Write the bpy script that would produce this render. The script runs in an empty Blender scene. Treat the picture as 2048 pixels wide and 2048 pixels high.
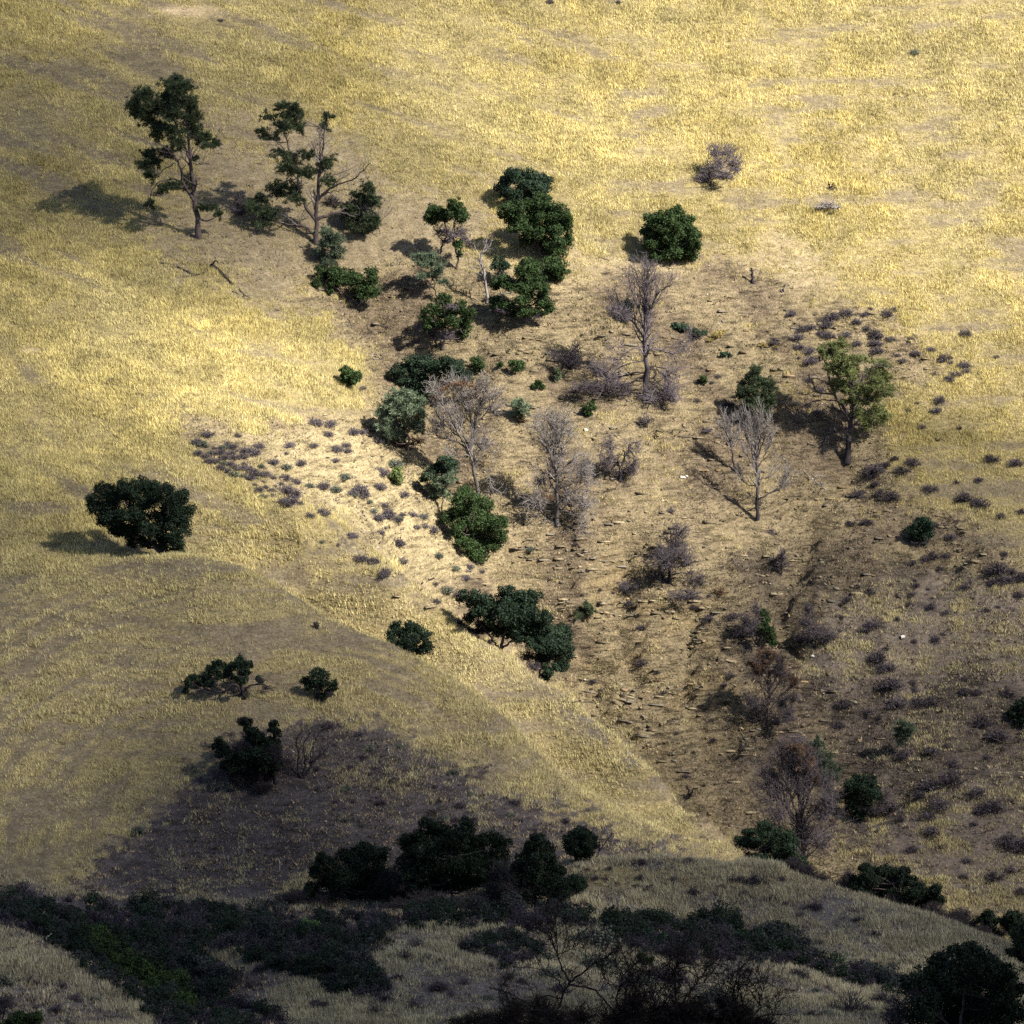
import bpy, math, random
import numpy as np
from mathutils import Vector, Matrix

rng = np.random.default_rng(7)
random.seed(7)
R = math.radians

# ------------------------------------------------------------------ camera, sky, sun
PITCH, FOV, FPX = R(12.0), R(15.0), 1024 / math.tan(R(7.5))
sc = bpy.context.scene
cam_d = bpy.data.cameras.new("camera")
cam_d.angle = FOV
cam_d.clip_start = 1.0
cam_d.clip_end = 6000
cam = bpy.data.objects.new("camera", cam_d)
sc.collection.objects.link(cam)
cam.rotation_euler = (math.pi / 2 - PITCH, 0, 0)
sc.camera = cam

SUN = np.array([14.0, -8.6, 15.8]); SUN /= np.linalg.norm(SUN)
world = bpy.data.worlds.new("World"); sc.world = world
world.use_nodes = True
wn = world.node_tree
sky = wn.nodes.new("ShaderNodeTexSky")
sky.sky_type = 'NISHITA'; sky.sun_disc = False
sky.ozone_density = 3.5; sky.sun_elevation = math.asin(SUN[2]); sky.sun_rotation = math.atan2(SUN[0], SUN[1])
bg = wn.nodes["Background"]
bg.inputs[1].default_value = 0.046
wn.links.new(sky.outputs[0], bg.inputs[0])
sun_d = bpy.data.lights.new("sun", 'SUN')
sun_d.energy = 5.0; sun_d.angle = R(0.5); sun_d.color = (1.0, 0.975, 0.86)
sun = bpy.data.objects.new("sun", sun_d)
sc.collection.objects.link(sun)
sun.rotation_euler = Vector(SUN.tolist()).to_track_quat('Z', 'Y').to_euler()
sun.location = (200, -120, 200)
sc.view_settings.view_transform = 'Standard'
sc.view_settings.look = 'None'
sc.view_settings.gamma = 1
sc.view_settings.exposure = 1.76
sc.cycles.max_bounces = 4
sc.cycles.diffuse_bounces = 2
sc.cycles.glossy_bounces = 1
sc.cycles.transmission_bounces = 2
sc.cycles.volume_bounces = 0
sc.cycles.transparent_max_bounces = 8
sc.cycles.use_denoising = False
sc.cycles.sample_clamp_indirect = 3

# ------------------------------------------------------------------ projection
cp, sp = math.cos(PITCH), math.sin(PITCH)
def ray_slope(v):
    return np.tan(-PITCH + np.arctan((1024 - np.asarray(v, float)) / FPX))
def P(u, v, D):
    """a world point D metres ahead (along y) seen at photograph position u, v"""
    b = (1024 - v) / FPX
    dy = cp + b * sp
    dz = -sp + b * cp
    k = D / dy
    return np.array([(u - 1024) / FPX * k, D, dz * k])
def project(x, y, z):
    f = y * cp - z * sp
    f = np.maximum(f, 1.0)
    up = y * sp + z * cp
    return 1024 + FPX * x / f, 1024 - FPX * up / f

# ------------------------------------------------------------------ noise
def _hash(ix, iy, s):
    h = (ix.astype(np.int64) * 374761393 + iy.astype(np.int64) * 668265263 + s * 974634777) & 0xffffffff
    h = ((h ^ (h >> 13)) * 1274126177) & 0xffffffff
    h = (h ^ (h >> 16)) & 0xffffffff
    return h / 4294967295.0
def vnoise(x, y, s=0):
    ix, iy = np.floor(x), np.floor(y)
    fx, fy = x - ix, y - iy
    fx = fx * fx * (3 - 2 * fx); fy = fy * fy * (3 - 2 * fy)
    a = _hash(ix, iy, s); b = _hash(ix + 1, iy, s); c = _hash(ix, iy + 1, s); d = _hash(ix + 1, iy + 1, s)
    return (a + (b - a) * fx) * (1 - fy) + (c + (d - c) * fx) * fy
def fbm(x, y, s=0, o=4, g=0.5):
    t = 0; a = 1; n = 0
    for i in range(o):
        t = t + a * vnoise(x * 2 ** i + 17.3 * i, y * 2 ** i - 9.1 * i, s + i); n += a; a *= g
    return t / n
def sstep(a, b, x):
    t = np.clip((x - a) / (b - a), 0, 1); return t * t * (3 - 2 * t)

# ------------------------------------------------------------------ terrain height (thin plate through surveyed points)
CP = []
def col(u, pts):
    for v, D in pts: CP.append(P(u, v, D))
def pts3(l):
    for u, v, D in l: CP.append(P(u, v, D))
col(0, [(2048,235),(1950,248),(1850,262),(1835,286),(1780,322),(1700,332),(1500,350),(1300,366),(1100,383),(950,398),(800,415),(600,437),(400,458),(200,478),(0,498)])
col(-300, [(1900,255),(1780,322),(1500,350),(1100,384),(800,416),(400,458),(0,498)])
col(200, [(1800,325),(1000,393),(900,405)])
col(300, [(1200,370),(1400,357),(1600,345),(1750,334)])
col(600, [(1300,364),(1500,352),(1700,338),(1790,328)])
col(900, [(1450,361),(1600,350),(1740,336),(1800,325)])
col(1150, [(1600,356),(1690,347),(1722,340)])
col(1024, [(0,505),(200,487),(400,468),(600,450),(800,433),(1000,419),(1130,411)])
col(1500, [(0,508),(200,491),(400,474),(600,458),(800,443),(1000,428),(1200,414),(1400,400),(1600,388),(1680,382)])
col(1270, [(1200,411),(1350,401)])
col(1760, [(1000,432),(1300,410),(1500,396),(1700,382)])
col(2048, [(0,510),(400,480),(800,450),(1000,434),(1200,420),(1400,405),(1600,390),(1800,374),(1880,366)])
col(2350, [(0,510),(400,480),(800,450),(1200,420),(1600,390)])
col(400, [(850,409),(700,425),(500,448),(0,500)])
pts3([(350,1110,378),(350,1088,391),(350,980,396),(480,1130,374),(480,1112,389),(480,1000,396),(600,1200,371),(600,1182,389),(600,1100,390),(600,1000,399),
 (600,850,416),(600,700,431),(780,1290,368),(780,1273,385),(780,1200,386),(800,1150,392),(800,1000,411),(800,850,427),(800,700,440),
 (900,1360,366),(900,1346,380),(900,1245,386),(1000,1430,363.5),(1000,1416,375),(1000,1300,383),(1100,1540,360),(1100,1522,371.5),(1120,1385,377),
 (1200,1600,357.5),(1200,1586,367),(1200,1540,370),(1210,1462,373),(1300,1655,354.5),(1300,1644,363),(1300,1600,366),(1300,1545,368),(1400,1698,351.5),(1400,1688,357.5),(1400,1640,361.5),(1445,1716,352),(1455,1690,356)])
# ravine hidden behind the golden spur
def raw(u, y, z): CP.append(np.array([(u - 1024) / FPX * y * 1.02, y, z]))
raw(930, 402, -99.5); raw(1000, 398, -103.0); raw(1120, 390, -107.5); raw(1300, 380, -113.0); raw(1450, 371, -117.0)
pts3([(1050,1240,406),(1120,1345,402),(1300,1500,392),(1450,1650,383)])
raw(1440, 338, -107.0); raw(1300, 333, -104.0); raw(1600, 350, -118.5); raw(1750, 348, -119.5); raw(1900, 345, -120.5); raw(2100, 342, -122)
pts3([(1129,1727,325),(1233,1719,324),(1336,1719,323),(1466,1729,322),(1572,1750,320),(1650,1781,317),(1759,1818,313),(1852,1862,308),(1926,1888,305),(2048,1943,298),(2300,2040,290)])
pts3([(1200,1790,316),(1400,1835,312),(1600,1868,308),(1800,1928,300),(2000,1998,290),(1024,1830,300),(1024,1900,286),(1024,2048,258),(1500,1900,298),(1500,2048,262),
 (2048,2070,265),(700,1850,293),(600,2048,255),(500,1900,281),(300,1900,286),(330,2020,262),(60,1872,259),(200,1960,250),(310,2050,240),(700,1950,272)])
raw(200, 272, -95.0); raw(0, 276, -91.8)
for x in (-60, 0, 60):
    CP.append(np.array([x, 110, -43.0])); CP.append(np.array([x, 180, -66.5])); CP.append(np.array([x, 20, -9.0])); CP.append(np.array([x, -20, 1.0]))
for x in (-130, -40, 50, 140):
    CP.append(np.array([x, 560, -8.0])); CP.append(np.array([x, 640, 32.0])); CP.append(np.array([x, 760, 75.0]))
CP = np.array(CP)
SC = 100.0
def _k(r2): return 0.5 * r2 * np.log(r2 + 1e-9)
def _solve():
    X = CP[:, :2] / SC; n = len(X)
    r2 = ((X[:, None] - X[None]) ** 2).sum(-1)
    A = np.zeros((n + 3, n + 3)); A[:n, :n] = _k(r2) + np.eye(n) * 2e-5
    A[:n, n] = 1; A[:n, n + 1:] = X; A[n, :n] = 1; A[n + 1:, :n] = X.T
    return np.linalg.solve(A, np.concatenate([CP[:, 2], [0, 0, 0]]))
W = _solve()
def h_base(x, y):
    sh = np.shape(x)
    x = np.clip(np.ravel(x), -160, 160) / SC; y = np.clip(np.ravel(y), -30, 760) / SC
    out = np.empty_like(x)
    X = CP[:, :2] / SC; n = len(X)
    for i in range(0, len(x), 40000):
        a, b = x[i:i + 40000], y[i:i + 40000]
        r2 = (a[:, None] - X[None, :, 0]) ** 2 + (b[:, None] - X[None, :, 1]) ** 2
        out[i:i + 40000] = _k(r2) @ W[:n] + W[n] + W[n + 1] * a + W[n + 2] * b
    return out.reshape(sh)
def axis(lo, hi, step, far, n):
    core = np.arange(lo, hi + 1e-6, step)
    g = np.geomspace(step, far, n)
    return np.concatenate([(lo - np.cumsum(g))[::-1], core, hi + np.cumsum(g)])
GX = axis(-78, 78, 0.34, 60, 46)
GY = np.concatenate([axis(228, 528, 0.34, 60, 46)])
GXX, GYY = np.meshgrid(GX, GY)
print("grid", GXX.shape)
HB = h_base(GXX, GYY)
def interp(F, x, y):
    x = np.asarray(x, float); y = np.asarray(y, float)
    i = np.clip(np.searchsorted(GX, x) - 1, 0, len(GX) - 2); j = np.clip(np.searchsorted(GY, y) - 1, 0, len(GY) - 2)
    fx = np.clip((x - GX[i]) / (GX[i + 1] - GX[i]), 0, 1); fy = np.clip((y - GY[j]) / (GY[j + 1] - GY[j]), 0, 1)
    return (F[j, i] * (1 - fx) + F[j, i + 1] * fx) * (1 - fy) + (F[j + 1, i] * (1 - fx) + F[j + 1, i + 1] * fx) * fy
def hit(F, u, v, d0=225.0, d1=540.0):
    """first meeting of the view ray with the ground"""
    ys = np.arange(d0, d1, 0.5)
    b = (1024 - v) / FPX
    k = ys / (cp + b * sp)
    xs = (u - 1024) / FPX * k; zs = (-sp + b * cp) * k
    d = zs - interp(F, xs, ys)
    w = np.where(d < 0)[0]
    if len(w) == 0: i = len(ys) - 1; return np.array([xs[i], ys[i], interp(F, xs[i], ys[i])])
    i = max(w[0], 1)
    t = d[i - 1] / (d[i - 1] - d[i])
    y = ys[i - 1] + t * 0.5
    x = (u - 1024) / FPX * y / (cp + b * sp)
    return np.array([x, y, float(interp(F, x, y))])

# gullies carved where the photograph shows them
def seg_dist(px, py, a, b):
    ax, ay = a; bx, by = b
    dx, dy = bx - ax, by - ay
    t = np.clip(((px - ax) * dx + (py - ay) * dy) / (dx * dx + dy * dy + 1e-9), 0, 1)
    return np.hypot(px - ax - t * dx, py - ay - t * dy), t
H = HB.copy()
GU, GV = project(GXX, GYY, HB)
near = (np.abs(GXX) < 85) & (GYY > 220) & (GYY < 540)
WX = GXX + 2.2 * (fbm(GXX / 7, GYY / 7, 5) - 0.5); WY = GYY + 2.2 * (fbm(GXX / 7, GYY / 7, 6) - 0.5)
def carve(line, depth, width, cusp=1.0):
    global H
    p = [hit(HB, u, v)[:2] for u, v in line]
    d = np.full(GXX.shape, 1e9); 
    for i in range(len(p) - 1):
        dd, t = seg_dist(WX, WY, p[i], p[i + 1]); d = np.minimum(d, dd)
    prof = np.exp(-(d / width) ** (1.0 + cusp))
    H -= depth * prof
carve([(700,560),(800,640),(850,720),(890,820),(905,900),(930,1000),(990,1090),(1050,1150),(1070,1230)], 3.4, 4.6, 0.3)
carve([(1150,600),(1130,740),(1080,840),(1040,960),(1050,1100)], 1.6, 4.0, 0.5)
carve([(1690,930),(1630,990),(1600,1080),(1565,1160),(1590,1300),(1650,1430),(1690,1520),(1650,1640)], 2.3, 4.4, 0.4)
carve([(1600,960),(1590,1020),(1580,1095)], 1.8, 1.8, 0.6)
carve([(1500,1010),(1520,1120),(1570,1210)], 1.6, 2.6, 0.4)
carve([(1645,960),(1628,1020),(1604,1095)], 0.7, 1.4, .6)
carve([(1580,955),(1566,1020),(1562,1085)], 0.9, 1.4, .6)
carve([(1330,600),(1400,720),(1450,860)], 0.8, 6.0, 0.6)
carve([(1750,720),(1700,820),(1690,930)], 1.0, 4.5, 0.6)
carve([(1380,1210),(1360,1330),(1400,1450)], 2.4, 2.2, 0.3)
carve([(1260,1080),(1230,1200),(1260,1330)], 2.0, 2.0, 0.4)
carve([(1420,900),(1480,1020),(1540,1130),(1600,1250)], 1.4, 1.8, 0.4)
carve([(950,700),(900,780)], 1.4, 3.0, 0.4)
carve([(1900,1130),(1800,1180),(1700,1230)], 1.8, 2.4, 0.4)
carve([(2048,1480),(1900,1520),(1750,1580)], 1.8, 2.4, 0.4)
carve([(1870,1300),(1800,1420),(1700,1520)], 1.8, 3.0, 0.5)
carve([(1180,1180),(1170,1280),(1200,1400)], 1.2, 2.4, 0.5)

# ------------------------------------------------------------------ ground cover zones
def poly_sd(px, py, poly):
    """signed distance, positive inside"""
    inside = np.zeros(px.shape, bool); d = np.full(px.shape, 1e9)
    n = len(poly)
    for i in range(n):
        a, b = poly[i], poly[(i + 1) % n]
        dd, _ = seg_dist(px, py, a, b); d = np.minimum(d, dd)
        c = ((a[1] > py) != (b[1] > py)) & (px < (b[0] - a[0]) * (py - a[1]) / (b[1] - a[1] + 1e-12) + a[0])
        inside ^= c
    return np.where(inside, d, -d)
RAVINE = [(640,540),(760,560),(900,520),(1010,560),(1150,560),(1420,520),(1560,560),(1700,610),(1850,660),(1880,740),(1760,830),(1780,960),(1960,1080),(2100,1110),(2100,1150),(1750,1120),(1660,1180),(1600,1300),(1640,1420),(1700,1560),(1700,1760),(1460,1760),(1440,1680),(1310,1540),(1130,1378),(870,1215),(640,1020),(385,880),(375,855),(520,850),(700,830),(735,700),(640,640),(560,600)]
PINEBARE = [(430,230),(640,260),(760,350),(960,430),(900,560),(640,560),(540,600),(420,560),(300,500),(330,440),(400,330)]
OAKBARE = [(960,380),(1130,460),(1290,520),(1380,500),(1560,470),(1660,560),(1500,640),(1150,640),(960,560)]
SCRUB = [(385,850),(520,870),(700,860),(880,950),(1000,1120),(900,1180),(700,1040),(480,930)]
DOMEBURN = [(640,1425),(780,1460),(900,1520),(1010,1580),(1130,1625),(1290,1690),(1430,1735),(1100,1745),(1000,1830),(500,1830),(180,1800),(150,1760),(300,1640),(390,1540),(460,1480),(560,1450)]
ROCKS = [(1080,1100),(1250,1080),(1420,1180),(1500,1280),(1530,1420),(1450,1500),(1330,1500),(1230,1420),(1130,1330),(1100,1230)]
BLACK = [(1500,1130),(1680,1110),(1900,1090),(1960,1110),(1750,1190),(1650,1230),(1590,1350),(1720,1360),(1900,1350),(2100,1380),(2100,1560),(1850,1600),(1700,1600),(1550,1560),(1440,1480),(1420,1350),(1480,1220)]
STRIPE1 = [(1115,1410),(1185,1440),(1300,1540),(1400,1630),(1440,1680),(1395,1655),(1280,1562),(1175,1468)]
STRIPE2 = [(840,1180),(760,1120),(690,1060),(640,1030),(700,1100),(800,1170)]
def soft(u, v, poly, w, nw, s, fine=0.55):
    n = (fbm(u / 70.0, v / 45.0, s, 4) - 0.5) * nw + (fbm(u / 14.0, v / 9.0, s + 40, 3) - 0.5) * nw * fine
    return sstep(-w, w, poly_sd(u, v, poly) + n)
def zones(u, v):
    rav = soft(u, v, RAVINE, 26, 120, 11)
    pb = 0.93 * soft(u, v, PINEBARE, 45, 150, 12)
    ob = 0.75 * soft(u, v, OAKBARE, 45, 130, 13)
    dome = soft(u, v, DOMEBURN, 16, 70, 15, 1.6); stripe = 0.85 * sstep(.38, .56, fbm(u / 46, v / 30, 96, 3)) * np.maximum(soft(u, v, STRIPE1, 10, 34, 19, 1.2), soft(u, v, STRIPE2, 8, 30, 20, 1.2))
    blk = soft(u, v, BLACK, 40, 160, 16)
    rocks = soft(u, v, ROCKS, 50, 120, 17)
    scr = soft(u, v, SCRUB, 30, 60, 18)
    right = sstep(1560, 1640, u) * sstep(1080, 1200, v) * (1 - sstep(1820, 1900, v - (u - 2048) * 0.35))
    fore = sstep(1735, 1775, v - 0.0 * u) * (1 - sstep(0, 1, 0 * u))
    strips = 0.5
    return dict(rav=rav, pb=pb, ob=ob, dome=dome, blk=blk, rocks=rocks, scr=scr, right=right, stripe=stripe)
def grass_density(u, v, x, y, z):
    Z = zones(u, v)
    g = np.ones_like(u)
    rp = sstep(0.52, 0.68, fbm(x / 2.6, y / 2.2, 35, 4, .6))
    g *= 1 - Z['rav'] * (0.975 - 0.42 * rp * (1 - Z['scr'] * .6)); g *= 1 - 0.8 * Z['pb']; g *= 1 - 0.75 * Z['ob']
    g *= 1 - Z['dome'] * (0.93 - 0.6 * sstep(0.48, 0.64, fbm(x / 2.2, y / 3.5, 33, 3)))
    patch = 0.5 * fbm(x / 5.0, z / 1.1, 31, 4) + 0.5 * fbm(x / 2.0, y / 2.2, 32, 3, .6)
    g *= 1 - Z['right'] * (1 - sstep(0.345, 0.465, patch) * 0.98)
    g *= 1 - 0.38 * Z['blk']; g *= 1 - 0.8 * Z['stripe'] * (1 - .7 * sstep(.45, .6, fbm(x / 1.6, y / 2.5, 34, 3)))
    # bands along the contour, and thin worn patches
    zw = z + 0.26 * np.minimum(x - 12, 0) * (y > 392) + 1.2 * fbm(x / 18, y / 18, 48, 2)
    band = fbm(x / 14.0 + 0.2 * z, zw / 1.1, 41, 3)
    worn = fbm(x / 9.0, zw / 3.2, 47, 4)
    diag = fbm((x + 0.5 * z) / 7.0, zw / 0.9, 49, 4, 0.62)
    g *= 0.24 + 0.76 * sstep(0.36, 0.54, 0.32 * band + 0.30 * worn + 0.38 * diag)
    c0 = (z + 0.03 * x + 1.6 * fbm(x / 22, y / 22, 75, 2)); smooth_ = sstep(900, 1080, v) * (1 - Z['rav'])
    ln = fbm(x / 30.0, c0 / 0.36, 44, 3, 0.65)
    g *= 1 - smooth_ * 0.55 * (1 - sstep(0.36, 0.56, ln))
    rr = np.hypot((u - 520) * 0.75, v - 1750); aa = np.arctan2(u - 520, 1750 - v)
    ln2 = 0.7 * fbm(aa * 2.6 + rr / 300, rr / 8.0, 45, 3, 0.6) + 0.3 * fbm(aa * 5, rr / 30.0, 46, 2)
    dm_ = sstep(1090, 1150, v + 0.25 * np.abs(u - 420)) * (y < 378) * (u < 1000)
    g *= 1 - dm_ * (1 - Z['dome']) * 0.80 * (1 - sstep(0.36, 0.60, ln2))
    # left edge is thin, in the middle distance
    g *= 1 - 0.55 * np.exp(-((u - 60) / 160.0) ** 2 - ((v - 250) / 110.0) ** 2)
    # bright thin track across the spur and pale bare patches stay in the ground colour
    return np.clip(g, 0, 1), Z

Z0 = zones(GU, GV)
# strata ledges in the ravine walls
slope_mask = np.clip(Z0['rav'] * 0.35 + Z0['rocks'] * 0.9 + Z0['blk'] * 0.45, 0, 1) * near
warp = fbm(GXX / 16, GYY / 16, 61, 3) * 3.0 + fbm(GXX / 4, GYY / 4, 62, 3) * 1.0
s = (HB + 0.10 * GXX + warp) / 1.15
saw = s - np.floor(s)
ledge = (saw ** 2.2 - 0.33) * 1.05
brk = sstep(0.42, 0.62, fbm(GXX / 5, GYY / 5, 63, 3))
H += slope_mask * ledge * (0.35 + 0.9 * brk)
H += near * ((fbm(GXX / 6, GYY / 6, 71, 5, 0.55) - 0.5) * (0.35 + 2.2 * Z0['rav'] + 1.0 * Z0['blk'] + 0.7 * Z0['right']))
H += near * (fbm(GXX / 1.7, GYY / 1.2, 72, 3, 0.7) - 0.5) * (0.16 + 0.9 * Z0['rav'] * (1 - Z0['scr'] * 0.5) + 0.5 * Z0['rocks'] + 0.6 * Z0['blk'] + 0.5 * Z0['dome'] + 0.6 * Z0['right'])
# cattle terracettes on the smooth grass
terr = (HB + 0.03 * GXX + 1.5 * fbm(GXX / 20, GYY / 20, 75, 3)) / 0.9
H += near * (1 - Z0['rav']) * 0.05 * np.sin(terr * 2 * np.pi) * fbm(GXX / 12, GYY / 12, 76, 2)
def Hf(x, y): return interp(H, x, y)
def ground(u, v, D=None):
    if D is None: return hit(H, u, v)
    b = (1024 - v) / FPX
    x = (u - 1024) / FPX * D / (cp + b * sp)
    return np.array([x, D, float(Hf(x, D))])

# ------------------------------------------------------------------ mesh helpers
def link(o, parent=None):
    sc.collection.objects.link(o)
    if parent is not None: o.parent = parent
    return o
def make_mesh(name, V, F=None, Q=None, col=None, mat=None, smooth=False):
    """V verts, F (n,3) triangles, Q (n,4) quads"""
    me = bpy.data.meshes.new(name)
    nf = 0 if F is None else len(F); nq = 0 if Q is None else len(Q)
    V = np.asarray(V, np.float32)
    me.vertices.add(len(V)); me.vertices.foreach_set("co", V.ravel())
    parts = []; starts = []
    if nf: parts.append(np.asarray(F, np.int32).ravel()); starts.append(np.arange(nf) * 3)
    if nq: parts.append(np.asarray(Q, np.int32).ravel()); starts.append(nf * 3 + np.arange(nq) * 4)
    idx = np.concatenate(parts); st = np.concatenate(starts)
    me.loops.add(len(idx)); me.loops.foreach_set("vertex_index", idx.astype(np.int32))
    me.polygons.add(nf + nq); me.polygons.foreach_set("loop_start", st.astype(np.int32))
    if smooth: me.polygons.foreach_set("use_smooth", np.ones(nf + nq, bool))
    me.update(calc_edges=True)
    if col is not None:
        a = me.color_attributes.new("Col", 'FLOAT_COLOR', 'POINT')
        c = np.ones((len(V), 4), np.float32); c[:, :3] = col
        a.data.foreach_set("color", c.ravel())
    if mat: me.materials.append(mat)
    return me
class Acc:
    def __init__(s): s.V = []; s.F = []; s.Q = []; s.C = []; s.n = 0
    def add(s, V, F=None, Q=None, C=None):
        V = np.asarray(V, float).reshape(-1, 3)
        if F is not None and len(F): s.F.append(np.asarray(F) + s.n)
        if Q is not None and len(Q): s.Q.append(np.asarray(Q) + s.n)
        s.C.append(np.broadcast_to(np.asarray(C if C is not None else (1, 1, 1), float), (len(V), 3)))
        s.V.append(V); s.n += len(V)
    def mesh(s, name, mat, origin=(0, 0, 0), smooth=False):
        V = np.concatenate(s.V) - np.asarray(origin)
        return make_mesh(name, V, np.concatenate(s.F) if s.F else None, np.concatenate(s.Q) if s.Q else None, np.concatenate(s.C), mat, smooth)
    def obj(s, name, mat, parent=None, origin=(0, 0, 0), smooth=False):
        return link(bpy.data.objects.new(name, s.mesh(name, mat, origin, smooth)), parent)
def unit(a): return a / (np.linalg.norm(a, axis=-1, keepdims=True) + 1e-9)
def tubes(acc, Pn, Rn, k=4, C=(1, 1, 1)):
    """Pn (n,m,3) polylines with radii Rn (n,m)"""
    Pn = np.asarray(Pn, float); Rn = np.asarray(Rn, float)
    n, m, _ = Pn.shape
    if n == 0: return
    T = np.empty_like(Pn); T[:, 1:-1] = Pn[:, 2:] - Pn[:, :-2]; T[:, 0] = Pn[:, 1] - Pn[:, 0]; T[:, -1] = Pn[:, -1] - Pn[:, -2]
    T = unit(T)
    ref = np.where(np.abs(T[..., 2:3]) > 0.9, np.array([1.0, 0, 0]), np.array([0, 0, 1.0]))
    A = unit(np.cross(T, ref)); B = np.cross(T, A)
    th = np.arange(k) / k * 2 * np.pi
    V = Pn[:, :, None] + Rn[:, :, None, None] * (A[:, :, None] * np.cos(th)[None, None, :, None] + B[:, :, None] * np.sin(th)[None, None, :, None])
    i = np.arange(n)[:, None, None]; j = np.arange(m - 1)[None, :, None]; t = np.arange(k)[None, None, :]; t2 = (t + 1) % k
    b = i * m * k
    Q = np.stack([b + j * k + t, b + j * k + t2, b + (j + 1) * k + t2, b + (j + 1) * k + t], -1).reshape(-1, 4)
    C = np.asarray(C, float)
    if C.ndim == 2 and len(C) == n: C = np.repeat(C, m * k, 0)
    acc.add(V.reshape(-1, 3), Q=Q, C=C)
def resample(pts, m):
    pts = np.asarray(pts, float)
    if len(pts) > 2:       # Catmull-Rom
        p = np.vstack([2 * pts[0] - pts[1], pts, 2 * pts[-1] - pts[-2]])
        out = []
        for i in range(1, len(p) - 2):
            for t in np.linspace(0, 1, 8, endpoint=False):
                out.append(0.5 * ((2 * p[i]) + (-p[i - 1] + p[i + 1]) * t + (2 * p[i - 1] - 5 * p[i] + 4 * p[i + 1] - p[i + 2]) * t * t + (-p[i - 1] + 3 * p[i] - 3 * p[i + 1] + p[i + 2]) * t ** 3))
        out.append(pts[-1]); pts = np.array(out)
    d = np.concatenate([[0], np.cumsum(np.linalg.norm(np.diff(pts, axis=0), axis=1))])
    s = np.linspace(0, d[-1], m)
    return np.stack([np.interp(s, d, pts[:, c]) for c in range(3)], 1)
def rand_dir(n):
    a = rng.normal(size=(n, 3)); return unit(a)
def spawn(par, parR, n, length, spread, bias, wob=0.25, t0=0.3, m=5, rfac=0.6, t1=1.0, rmin=0.0):
    """n children leaving the given branches; par (p,m,3)"""
    p, M, _ = par.shape
    seglen = np.linalg.norm(par[:, -1] - par[:, 0], axis=1)
    w = seglen / seglen.sum()
    i = rng.choice(p, n, p=w)
    t = t0 + (t1 - t0) * rng.random(n)
    f = t * (M - 1); j = np.minimum(f.astype(int), M - 2); fr = (f - j)[:, None]
    P0 = par[i, j] * (1 - fr) + par[i, j + 1] * fr
    T = unit(par[i, j + 1] - par[i, j])
    R0 = (parR[i, j] * (1 - fr[:, 0]) + parR[i, j + 1] * fr[:, 0]) * rfac
    R0 = np.maximum(R0, rmin)
    side = rand_dir(n); side = unit(side - (side * T).sum(1, keepdims=True) * T)
    d = unit(T + side * spread + np.asarray(bias) * 0.6)
    L = length * (0.45 + 0.9 * rng.random(n)) * (1.15 - 0.5 * t)
    Pn = np.empty((n, m, 3)); Pn[:, 0] = P0
    cur = d
    for q in range(1, m):
        cur = unit(cur + rand_dir(n) * wob + np.asarray(bias) * 0.22)
        Pn[:, q] = Pn[:, q - 1] + cur * (L / (m - 1))[:, None]
    Rn = R0[:, None] * np.linspace(1, 0.25, m)[None]
    Rn = np.maximum(Rn, rmin * 0.55)
    return Pn, Rn

# ------------------------------------------------------------------ materials
def new_mat(name):
    m = bpy.data.materials.new(name); m.use_nodes = True
    return m, m.node_tree.nodes, m.node_tree.links, m.node_tree.nodes["Principled BSDF"]
def attr_mat(name, rough=0.8, spec=0.15, trans=0.0, scale=None, var=0.25):
    m, N, L, b = new_mat(name)
    a = N.new("ShaderNodeAttribute"); a.attribute_name = "Col"
    src = a.outputs["Color"]
    if scale:
        n = N.new("ShaderNodeTexNoise"); n.inputs["Scale"].default_value = scale; n.inputs["Detail"].default_value = 4
        g = N.new("ShaderNodeNewGeometry"); L.new(g.outputs["Position"], n.inputs["Vector"])
        r = N.new("ShaderNodeMapRange"); r.inputs[1].default_value = 0.3; r.inputs[2].default_value = 0.7; r.inputs[3].default_value = 1 - var; r.inputs[4].default_value = 1 + var
        L.new(n.outputs[0], r.inputs[0])
        mx = N.new("ShaderNodeVectorMath"); mx.operation = 'SCALE'
        L.new(src, mx.inputs[0]); L.new(r.outputs[0], mx.inputs["Scale"]); src = mx.outputs[0]
    L.new(src, b.inputs["Base Color"])
    b.inputs["Roughness"].default_value = rough
    b.inputs["Specular IOR Level"].default_value = spec
    if trans:
        t = N.new("ShaderNodeBsdfTranslucent"); L.new(src, t.inputs[0])
        mix = N.new("ShaderNodeMixShader"); mix.inputs[0].default_value = trans
        L.new(b.outputs[0], mix.inputs[1]); L.new(t.outputs[0], mix.inputs[2])
        L.new(mix.outputs[0], N["Material Output"].inputs[0])
    return m
M_LEAF = attr_mat("leaf", 0.6, 0.12, 0.15)
M_NEEDLE = attr_mat("needle", 0.7, 0.1, 0.15)
M_BARK = attr_mat("bark", 0.9, 0.1, 0, 2.5, 0.35)
M_TWIG = attr_mat("twig", 0.9, 0.1)
M_STRAW = attr_mat("straw", 0.7, 0.2, 0.12, 0.35, 0.18)
M_STONE = attr_mat("stone", 0.9, 0.1, 0, 3.0, 0.3)

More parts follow.
